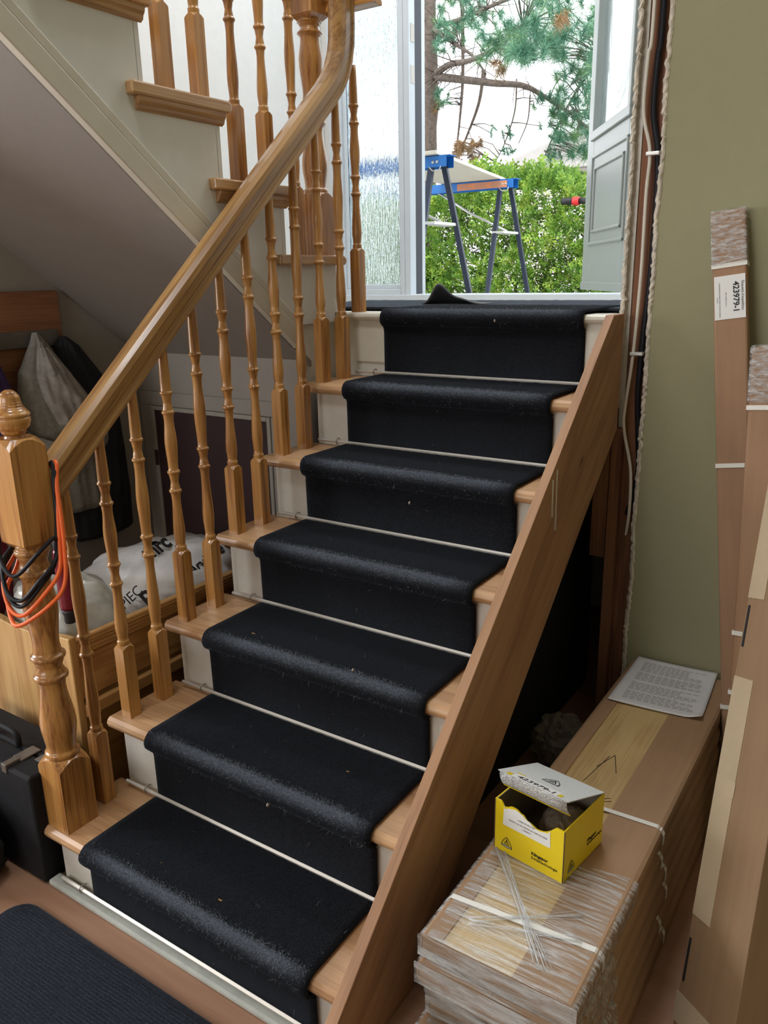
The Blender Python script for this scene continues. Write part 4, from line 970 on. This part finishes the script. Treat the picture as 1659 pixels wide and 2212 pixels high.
# label with a torn top edge on the front
lb = [(0.020, 0.066), (0.130, 0.066), (0.128, H-0.012)]+[(0.124-0.100*k/12, H-0.0155-0.010*math.sin((k+1)*0.48)+random.Random(k*5+1).uniform(-0.0015, 0.0015)) for k in range(13)]+[(0.022, H-0.006)]
alb = MB().prism(lb, 'Y', -0.0007, -0.0001).build('address_label', 'label', yb_)
pr_ = MB(); rl = random.Random(8)
for (z, xa, xb) in ((0.091, 0.055, 0.094), (0.082, 0.034, 0.121), (0.0745, 0.066, 0.085)):
    x = xa
    while x < xb:
        wd = rl.uniform(0.0012, 0.0022); pr_.box(x, x+wd, -0.0010, -0.0007, z, z+0.0032); x += wd+rl.choice((0.0006, 0.0006, 0.0006, 0.0018))
tag(pr_.build('address_print', 'greyink', alb), 'small grey print on the label', kind='stuff')
def logo(parent, M_, s, m='ink'):
    def rim(k): # rounded triangle (reuleaux like)
        P = []
        cs_ = [Vector((0, 1.0)), Vector((-0.95, -0.75)), Vector((0.95, -0.75))]
        for i in range(3):
            a, b = cs_[i], cs_[(i+1) % 3]; mid = (a+b)/2; nrm = mid.normalized()
            for q in range(8):
                t = q/8; P.append((a*(1-t)+b*t+nrm*0.20*4*t*(1-t)*(0.5 if i == 1 else 1))*k)
        return P
    o_, i_ = rim(s), rim(s*0.86); n = len(o_); mb = MB()
    mb.add([(p.x, p.y, 0) for p in o_]+[(p.x, p.y, 0) for p in i_], [(k, (k+1) % n, n+(k+1) % n, n+k) for k in range(n)])
    mb.add([(-0.92*s, -0.80*s, 0), (0.92*s, -0.80*s, 0), (0.86*s, -0.48*s, 0), (-0.86*s, -0.48*s, 0)], [(0, 1, 2, 3)])
    for r0, r1 in ((0.30, 0.40), (0.12, 0.18)):
        P = []; F = []
        for q in range(11):
            a = math.pi*q/10; P += [(r0*s*math.cos(a), -0.40*s+r0*1.7*s*math.sin(a), 0), (r1*s*math.cos(a), -0.40*s+r1*1.7*s*math.sin(a), 0)]
        for q in range(10): F.append((2*q, 2*q+1, 2*q+3, 2*q+2))
        mb.add(P, F)
    mb.add([(-0.08*s, 0.28*s, 0), (0.08*s, 0.28*s, 0), (0.05*s, 0.62*s, 0), (-0.05*s, 0.62*s, 0)], [(0, 1, 2, 3)])
    ob_ = mb.build('printed_emblem', m, parent, 0, 0.0003); ob_.matrix_local = M_
    g = text('KLINGSPOR', s*0.30, 'label' if m == 'ink' else m, parent, M_@Matrix.Translation((0, -0.73*s, 0.0004)), 'CENTER', 'emblem_lettering'); return ob_
fM = lambda x, z: frame_m((x, -0.0006, z), (1, 0, 0), (0, 0, 1))
sM = lambda y, z: frame_m((W+0.0005, y, z), (0, 1, 0), (0, 0, 1))
logo(yb_, fM(0.030, 0.026), 0.0135); logo(yb_, sM(0.032, 0.022), 0.0135)
text('Klingspor', 0.0098, 'ink', yb_, fM(0.088, 0.0300), bold=0.00022); text('Schleiftechnologie', 0.0082, 'ink', yb_, fM(0.088, 0.0205))
text('Klingspor', 0.0098, 'ink', yb_, sM(0.092, 0.040), bold=0.00022); text('Schleiftechnologie', 0.0082, 'ink', yb_, sM(0.092, 0.031))
# lid hinged at the rear edge, raised at the front
lid = bpy.data.objects.new('lid', None)
La = R(22.0)
def lidp(x, y, z): # y=0 hinge, growing towards the front
    c, s = math.cos(La), math.sin(La)
    return (x, Dp-y*c-z*s*-1*-1, H+y*s+z*c)
def lidbox(name, m, x0, x1, ya, yb2, za, zb2, bev=0):
    P = [lidp(x, y, z) for z in (za, zb2) for x, y in ((x0, ya), (x1, ya), (x1, yb2), (x0, yb2))]
    return MB().hexa(P).build(name, m, yb_, bev)
lidbox('lid', 'silvercard', 0.0, W, 0, Dp+0.004, 0, 0.0028)
def flap(u, v):
    x = 0.004+(W-0.008)*u; b = v*0.038
    bow = 0.006*math.sin(v*math.pi*0.9)
    p = lidp(x, Dp+0.003+bow, -b); return p
MB().grid(flap, 6, 10).build('lid_flap', 'glitter', yb_, 0, 0.0024)
def flap2(u, v):
    p = flap(u, 1+v*0.14); return p
MB().grid(flap2, 4, 3).build('flap_edge', 'yellow', yb_, 0, 0.0026)
lo_, lx_, ly_ = Vector(lidp(0, 0, 0.0031)), Vector((1, 0, 0)), Vector(lidp(0, 1, 0))-Vector(lidp(0, 0, 0))
def lM(x, y, flip=1): return frame_m(Vector(lidp(x, y, 0.0034)), (flip, 0, 0), ly_*(-flip))
MB().hexa([lidp(x, y, z) for z in (0.0029, 0.0033) for x, y in ((0.030, Dp-0.028), (0.130, Dp-0.030), (0.132, Dp+0.003), (0.030, Dp+0.003))]).build('lid_label', 'label', yb_)
for (xa, xb, ya, yb3) in ((0.018, 0.030, Dp-0.012, Dp+0.003), (0.026, 0.045, Dp-0.034, Dp-0.028), (0.130, 0.140, Dp-0.018, Dp-0.004)):
    MB().hexa([lidp(x, y, z) for z in (0.0028, 0.0033) for x, y in ((xa, ya), (xb, ya), (xb, yb3), (xa, yb3))]).build('torn_yellow_patch', 'yellow', yb_)
text('423979-1', 0.0225, 'ink', yb_, lM(0.040, Dp-0.003), bold=0.0005)
logo(yb_, lM(0.085, Dp-0.075), 0.020)
o = bag('packing_paper', (0.108, 0.085, 0.058), 0.038, 0.052, 0.034, 15, 'kraft', '', 14); o.parent = yb_; o['org'] = (0, 0, 0); o.data.shade_flat()

# ------------------------------------------------------------------ leaning packs and cartons on the right
def leaning(name, B, Tp, wdir, wid, ddir, dep, label, cat):
    """box whose front-left edge runs from B (floor) to Tp (top); local frame: X width, Y depth, Z along"""
    B, Tp = Vector(B), Vector(Tp); z = (Tp-B); L = z.length; z.normalize()
    x = Vector(wdir); x = (x-z*x.dot(z)).normalized(); y = z.cross(x)
    M_ = Matrix((x, y, z)).transposed().to_4x4(); M_.translation = B
    t = thing(name, (0, 0, 0), label, cat, local=True); t.matrix_world = M_; return t, L
t1, L1 = leaning('long_pack', (1.200, 1.110, 0.012), (0.980, 1.318, 1.575), (1, 0.02, 0), 0.078, None, 0.04, 'slim brown pack with shipping label leaning on the green wall', 'package')
W1, D1 = 0.080, 0.036
MB().box(0, W1, 0, D1, 0, L1).build('cardboard_wrap', 'card_z', t1, 0.006)
def ringbox(t, w_, d_, z0, z1, m, name, e=0.0012):
    mb = MB()
    mb.box(-e, w_+e, -e, 0, z0, z1); mb.box(-e, 0, 0, d_, z0, z1); mb.box(w_, w_+e, 0, d_, z0, z1); mb.box(-e, w_+e, d_, d_+e, z0, z1)
    return mb.build(name, m, t)
MB().box(-0.0025, W1+0.0025, -0.0025, D1+0.0025, L1-0.135, L1+0.003).build('stretch_film', 'film_z', t1, 0.004)
for z in (L1-0.140, L1-0.645, 0.30): ringbox(t1, W1, D1, z, z+0.011, 'strap', 'strap', 0.0018)
slb = MB().box(0.004, W1-0.003, -0.0016, -0.0004, L1-0.268, L1-0.160).build('shipping_label', 'label', t1)
lmx = lambda x, z: frame_m((x, -0.0020, z), (0, 0, -1), (1, 0, 0))
text('423979-1', 0.0195, 'ink', slb, lmx(0.049, L1-0.177), bold=0.0005, squeeze=1.02)
text("\u00c9tiquette d'exp\u00e9dition", 0.0088, 'ink', slb, lmx(0.068, L1-0.177), squeeze=0.92)
pr_ = MB(); rl = random.Random(5)
for (x, za, zb_) in ((0.030, L1-0.236, L1-0.202), (0.015, L1-0.262, L1-0.178), (0.0095, L1-0.226, L1-0.214)):
    z = za
    while z < zb_:
        wd = rl.uniform(0.0010, 0.0018); pr_.box(x, x+0.0030, -0.0019, -0.0016, z, z+wd); z += wd+rl.choice((0.0006, 0.0006, 0.0016))
tag(pr_.build('address_print', 'greyink', slb), 'small grey print on the label', kind='stuff')
t2, L2 = leaning('long_pack', (1.222, 0.945, 0.012), (1.134, 1.155, 1.262), (1, -0.1, 0), 0.16, None, 0.05, 'wide brown pack with film wrapped top at the right edge', 'package')
MB().box(0, 0.20, 0, 0.05, 0, L2).build('cardboard_wrap', 'card_z', t2, 0.010)
MB().box(-0.003, 0.203, -0.003, 0.053, L2-0.135, L2+0.003).build('stretch_film', 'film_z', t2, 0.008)
for z in (L2-0.150, L2-0.70, 0.42): ringbox(t2, 0.20, 0.05, z, z+0.011, 'strap', 'strap', 0.0018)
t3, L3 = leaning('tall_carton', (1.250, 0.400, 0.003), (1.250, 0.990, 1.42), (0.11, -0.13, 0), 0.17, None, 0.09, 'tall tan carton with beige tape leaning at the right edge', 'carton')
W3, D3 = 0.172, 0.10
MB().box(0, W3, 0, D3, 0, L3).build('carton_body', 'card_dark', t3, 0.0015)
MB().box(-0.003, -0.0005, 0.004, D3-0.004, 0.0, L3).build('seam_edge', 'card_edge', t3)
MB().box(0.001, 0.060, -0.0010, -0.0002, 0.22, 0.70).build('tape_strip', 'tape', t3); MB().box(0.001, 0.062, -0.0012, -0.0011, 0.47, 0.50).build('tape_strip', 'tape', t3)
MB().box(-0.004, W3*0.98, -0.0012, -0.0003, 0.01, 0.065).build('tape_strip', 'tape', t3); MB().box(0.0, 0.05, -0.0010, -0.0002, 0.86, 1.2).build('tape_strip', 'tape', t3)
for z in (0.09, 0.76): MB().box(0.006, 0.012, -0.0014, -0.0002, z, z+0.085).build('slot_cut', 'ink', t3)
bx = thing('brown_carton', (1.62, 0.35, 0), 'dim brown carton on the floor at the lower right corner', 'carton')
MB().box(1.43, 1.85, 0.42, 0.80, 0.001, 0.26).build('carton_body', 'card_dark', bx, 0.003)
MB().box(1.431, 1.849, 0.418, 0.42, 0.115, 0.122).build('flap_seam', 'card_edge', bx)

# ------------------------------------------------------------------ outdoors
struct('ground_outside', MB().box(-14, 8, YW+0.12, 40, 1.05, 1.15), 'lawn', label='pale paving outside the door')
def sawhorse(xr, y, zt_, label):
    t = thing('sawhorse', (xr-0.5, y, 1.15), label, 'sawhorse', 'sawhorses outside the door')
    L = 1.05; x0 = xr-L
    # folded steel channel beam, open below
    for (ya, yb4) in ((y-0.042, y-0.038), (y+0.038, y+0.042)): MB().box(x0, xr-0.02, ya, yb4, zt_-0.058, zt_).build('beam_side', 'blue', t, 0.002)
    MB().box(x0, xr, y-0.042, y+0.042, zt_-0.004, zt_).build('beam_top', 'blue', t, 0.002)
    for xx in (xr-0.075, xr-0.10): MB().tube([(xx, y-0.046, zt_-0.032), (xx, y-0.041, zt_-0.032)], 0.008, 10).build('bolt', 'galv', t)
    for xe, dxx in ((xr-0.10, 0.10), (x0+0.10, -0.10)):
        for s in (-1, 1):
            a = Vector((xe+(0.03 if s > 0 else -0.02), y+s*0.025, zt_-0.045)); b = Vector((xe+dxx*(0.9 if s > 0 else 0.1), y+s*0.30, 1.15)); d = (b-a)
            MB().hexa([tuple(p+Vector((dx_, dy_, 0))) for p in (b, a) for dx_, dy_ in ((-0.016, -0.012), (0.016, -0.012), (0.016, 0.012), (-0.016, 0.012))]).build('leg', 'darkleg', t, 0.003)
        f = 0.36; ya = y-0.025-0.275*f; yb5 = y+0.025+0.275*f; zz = zt_-0.045-(zt_-1.2)*f
        MB().box(xe-0.03, xe+0.06, ya-0.01, yb5+0.01, zz, zz+0.016).build('spreader', 'galv', t, 0.002)
        MB().tube([(xe-0.02, y-0.05, zt_-0.055), (xe+0.0, y-0.05, zt_-0.075), (xe+0.04, y-0.05, zt_-0.075), (xe+0.05, y-0.05, zt_-0.055)], 0.003, 6).build('lock_wire', 'galv', t)
    MB().tube([(xr-0.62, y, zt_-0.05), (xr-0.36, y-0.02, zt_-0.20), (xr-0.10, y+0.05, zt_-0.33)], 0.008, 6).build('brace', 'galv', t)
    return t, x0, zt_
sa, _, _ = sawhorse(-0.740, 3.10, 2.045, 'nearer blue sawhorse, cut off by the door frame')
sbh, _, _ = sawhorse(-0.955, 4.40, 2.050, 'farther blue sawhorse with an orange label')
MB().box(-1.40, -1.02, 4.40-0.0445, 4.40-0.0425, 2.050-0.052, 2.050-0.010).build('warning_label', 'orangelabel', sbh); wlb = bpy.data.objects['warning_label']
tl = MB(); rl = random.Random(2)
for k in range(3):
    for q in range(5):
        x = -1.39+k*0.125; tl.box(x, x+rl.uniform(0.07, 0.11), 4.3550, 4.3553, 2.004+q*0.007, 2.006+q*0.007)
tag(tl.build('label_print', 'greyink', wlb), 'fine print on the orange label', kind='stuff')
pl = thing('work_board', (-1.1, 3.7, 2.05), 'white board laid across the two sawhorses', 'board')
MB().hexa([(-1.35, 3.02, 2.0475), (-0.80, 3.02, 2.0475), (-1.10, 4.50, 2.0525), (-1.55, 4.50, 2.0525), (-1.35, 3.02, 2.066), (-0.80, 3.02, 2.066), (-1.10, 4.50, 2.071), (-1.55, 4.50, 2.071)]).build('board', 'whiteboard', pl, 0.002)

# cedar hedge
hg = thing('cedar_hedge', (-1.9, 6.3, 1.15), 'dense yellow-green cedar hedge beyond the sawhorses', 'hedge')
rnd = random.Random(21)
def frond(mb, p, d, L, rnd):
    d = d.normalized(); s = d.cross(Vector((rnd.gauss(0, 1), rnd.gauss(0, 1), rnd.gauss(0, 1)))).normalized()
    for k in range(7):
        t = (k+0.3)/7; c = p+d*L*t; sg = -1 if k % 2 else 1
        e = c+(d*0.75+s*sg*0.75).normalized()*L*0.42*(1-t*0.6); w_ = (d*0.75-s*sg*0.6).normalized()*L*0.075
        mb.add([c, (c+e)/2+w_, e, (c+e)/2-w_], [(0, 1, 2, 3)])
    e = p+d*L*1.08; mb.add([p+d*L*0.6-s*L*0.05, e, p+d*L*0.6+s*L*0.05], [(0, 1, 2)])
cedar = MB()
HX0, HX1 = -3.3, -0.55
def htop(x): return 2.13+0.10*math.sin(x*3.1+0.5)+0.05*math.sin(x*9)-0.10*max(0, x+1.4)
for k in range(7600):
    x = rnd.uniform(HX0, HX1); f = rnd.random()
    if f < 0.80:
        z = rnd.uniform(1.15, htop(x)); y = 5.55+0.10*noise3(x*3, z*4, 1)+rnd.random()**2*0.35; d = Vector((rnd.gauss(0, 0.5), -0.7+rnd.gauss(0, 0.3), 0.55+rnd.gauss(0, 0.5)))
        if z > htop(x)-0.12: d.z += 0.8
    else:
        y = rnd.uniform(5.55, 6.5); z = htop(x)+rnd.uniform(-0.08, 0.04); d = Vector((rnd.gauss(0, 0.4), rnd.gauss(0, 0.4), 1))
    frond(cedar, Vector((x, y, z)), d, rnd.uniform(0.07, 0.15), rnd)
tag(cedar.build('cedar_foliage', 'cedar', hg), 'flat yellow-green sprays', kind='stuff')
core = MB()
for k in range(26):
    x = HX0+(HX1-HX0)*(k+0.5)/26; P = [(x+rnd.uniform(-.05, .05), 5.9+rnd.uniform(-.15, .15), 1.15)]
    for q in range(1, 5): P.append((x+rnd.gauss(0, 0.06), 5.9+rnd.gauss(0, 0.08), 1.15+(htop(x)-1.2)*q/4))
    core.tube(P, [0.022, 0.018, 0.014, 0.009, 0.004], 6)
    for q in range(14):
        z = rnd.uniform(1.2, htop(x)-0.15); a = Vector((x, 5.9, z)); core.tube([a, a+Vector((rnd.gauss(0, 0.12), -0.15, 0.06)), a+Vector((rnd.gauss(0, 0.2), -0.30, 0.14+rnd.gauss(0, 0.05)))], [0.006, 0.004, 0.002], 4)
tag(core.build('stems', 'bark', hg), 'bare brown stems inside the hedge', kind='stuff')

# pine tree
def px(x, y, Y):
    d = fw+r2*((x-829.5)/FPX)-u2*((y-1106)/FPX); t = (Y-CAM.y)/d.y; return CAM+d*t
pt = thing('pine_tree', (-2.72, 6.9, 1.15), 'long needled pine tree with rough trunk seen through the doorway', 'tree')
PY = 6.9
def P_(x, y, dy=0.0): return px(x, y, PY+dy)
tr_ = MB(); tp = [P_(918, 640), P_(920, 420), P_(927, 200), P_(924, 0), P_(928, -250), P_(930, -700)]
tp[0].z = 1.15
tr_.tube(smoothpts(tp, 6), [0.115-0.002*i for i in range(31)], 14)
for q in range(len(tr_.v)):
    x, y, z = tr_.v[q]; k = 0.012*noise3(x*38, y*38, z*7); tr_.v[q] = (x+k, y+k*0.7, z)
tr_.build('trunk', 'bark', pt)
main = []
def limb(P, r0, r1):
    S = smoothpts(P, 6); n = len(S); mb = MB(); mb.tube(S, [r0+(r1-r0)*i/(n-1) for i in range(n)], 8); mb.build('branch', 'bark', pt); main.extend(S)
limb([P_(935, 165), P_(970, 140, -.2), P_(1010, 132, -.5), P_(1060, 110, -.8), P_(1130, 60, -1.0)], 0.036, 0.014)
limb([P_(936, 165), P_(1000, 172, -.2), P_(1070, 180, -.4), P_(1130, 185, -.5), P_(1175, 208, -.5), P_(1240, 250, -.4)], 0.040, 0.014)
limb([P_(932, 60), P_(975, 90, -.2), P_(1020, 120, -.4), P_(1050, 160, -.4)], 0.024, 0.008)
limb([P_(930, 60, .2), P_(1000, 40, -.1), P_(1080, 5, -.5), P_(1180, -30, -.8)], 0.026, 0.012)
limb([P_(998, -20, .1), P_(1000, 150, .1), P_(995, 240, 0), P_(985, 330, 0)], 0.022, 0.008)
limb([P_(1045, 150, -.1), P_(1035, 220, -.1), P_(1010, 290, 0), P_(990, 335, 0)], 0.020, 0.007)
limb([P_(1116, 170, -.4), P_(1112, 240, -.4), P_(1090, 310, -.3), P_(1070, 350, -.3)], 0.008, 0.004)
limb([P_(1145, 205, -.5), P_(1140, 260, -.5), P_(1120, 310, -.5)], 0.007, 0.004)
limb([P_(1300, 120, -.8), P_(1250, 190, -.6), P_(1210, 260, -.5), P_(1180, 330, -.5)], 0.012, 0.005)
tufts = []; rnd = random.Random(33)
def cloud(n, x0, x1, y0, y1, dy0, dy1, size, dead=False):
    for _ in range(n): tufts.append((P_(rnd.uniform(x0, x1), rnd.uniform(y0, y1), rnd.uniform(dy0, dy1)), size*rnd.uniform(0.8, 1.2), dead))
cloud(60, 1090, 1300, -60, 70, -1.8, -0.6, 0.135); cloud(42, 1080, 1300, 60, 135, -1.8, -0.7, 0.135); cloud(16, 1100, 1180, 95, 125, -1.8, -1.2, 0.15)
cloud(34, 1200, 1310, 120, 220, -1.6, -0.5, 0.125); cloud(64, 1180, 1300, 215, 345, -1.0, -0.2, 0.095); cloud(20, 1030, 1100, 70, 130, -1.2, -0.5, 0.11)
cloud(46, 945, 1090, -40, 60, -0.6, 0.4, 0.10); cloud(22, 940, 1010, 60, 110, -0.4, 0.3, 0.085); cloud(8, 930, 975, 190, 230, -0.3, 0.3, 0.08)
cloud(14, 1150, 1220, 205, 280, -0.6, -0.1, 0.075); cloud(10, 1060, 1110, 265, 330, -0.4, 0.2, 0.06)
cloud(4, 1065, 1090, 115, 150, -1.3, -0.9, 0.12, True); cloud(26, 985, 1040, 300, 350, -0.4, 0.1, 0.085, True); cloud(3, 935, 950, 210, 240, -0.2, 0.2, 0.09, True)
cloud(3, 1190, 1240, 20, 60, -1.9, -1.7, 0.09, True); cloud(60, 740, 905, -20, 250, -0.8, 0.8, 0.12)
gm, dm, tw = MB(), MB(), MB()
for p, s, dead in tufts:
    ax = Vector((rnd.gauss(0, 0.5), -0.4+rnd.gauss(0, 0.4), (0.7 if not dead else -0.7)+rnd.gauss(0, 0.4))).normalized()
    mb = dm if dead else gm
    for q in range(95):
        d = (ax*rnd.uniform(-0.1, 1.0)+Vector((rnd.gauss(0, 0.7), rnd.gauss(0, 0.7), rnd.gauss(0, 0.7)))).normalized()
        L = s*rnd.uniform(0.7, 1.1); b = p+ax*rnd.uniform(-0.04, 0.04); sd = d.cross(Vector((rnd.gauss(0, 1), rnd.gauss(0, 1), rnd.gauss(0, 1)))).normalized()*0.0021
        e = b+d*L+Vector((0, 0, -0.012)); mb.add([b-sd, b+sd, e], [(0, 1, 2)])
    near = min(main, key=lambda m_: (m_-p).length)
    if (near-p).length < 0.7: tw.tube([near, (near+p)/2+Vector((rnd.gauss(0, 0.03), rnd.gauss(0, 0.03), 0.02)), p], [0.006, 0.0045, 0.003], 5)
tag(gm.build('green_needles', 'needle', pt), 'long green needle tufts', kind='stuff'); tag(dm.build('brown_needles', 'deadneedle', pt), 'dead brown needle tufts', kind='stuff')
for k in range(170):
    m_ = rnd.choice(main[:110]); d = Vector((rnd.gauss(0, 1), rnd.gauss(0, 0.7), rnd.gauss(-0.2, 0.8))).normalized()*rnd.uniform(0.06, 0.25)
    tw.tube([m_, m_+d*0.6+Vector((rnd.gauss(0, .02), 0, rnd.gauss(0, .02))), m_+d], [0.004, 0.003, 0.0015], 4)
tag(tw.build('twigs', 'bark', pt), 'thin bare twigs', kind='stuff')

# neighbour house and a tool on the hedge
hs = thing('house', (-7.0, 20.5, 1.15), 'pale neighbouring house behind the hedge', 'house')
MB().box(-8.4, -3.5, 20, 25, 1.15, 3.95).build('wall', 'house', hs)
MB().prism([(-9.0, 3.95), (-3.0, 3.95), (-5.8, 5.0)], 'Y', 19.6, 25.4).build('roof', 'roof', hs)
for (x0, x1) in ((-6.75, -5.6), (-4.9, -4.0)):
    wn = MB().box(x0, x1, 19.93, 20.0, 2.75, 3.85).build('window', 'weather', hs); wn['org'] = tuple(hs['org'])
    MB().box(x0+0.08, x1-0.08, 19.90, 19.93, 2.83, 3.77).build('pane', 'white', wn)
tl_ = thing('hedge_trimmer', (-0.86, 5.35, 1.97), 'black and red power tool end resting by the hedge top', 'power tool')
MB().tube([(-1.02, 5.35, 1.965), (-0.93, 5.35, 1.962)], 0.026, 12).build('black_grip', 'black', tl_)
MB().tube([(-0.93, 5.35, 1.962), (-0.88, 5.35, 1.96)], 0.032, 12).build('red_collar', 'red', tl_)
MB().tube([(-0.88, 5.35, 1.96), (-0.70, 5.35, 1.955)], 0.024, 12).build('black_shaft', 'black', tl_)

# clean helper properties
for o in bpy.data.objects:
    if 'org' in o: del o['org']
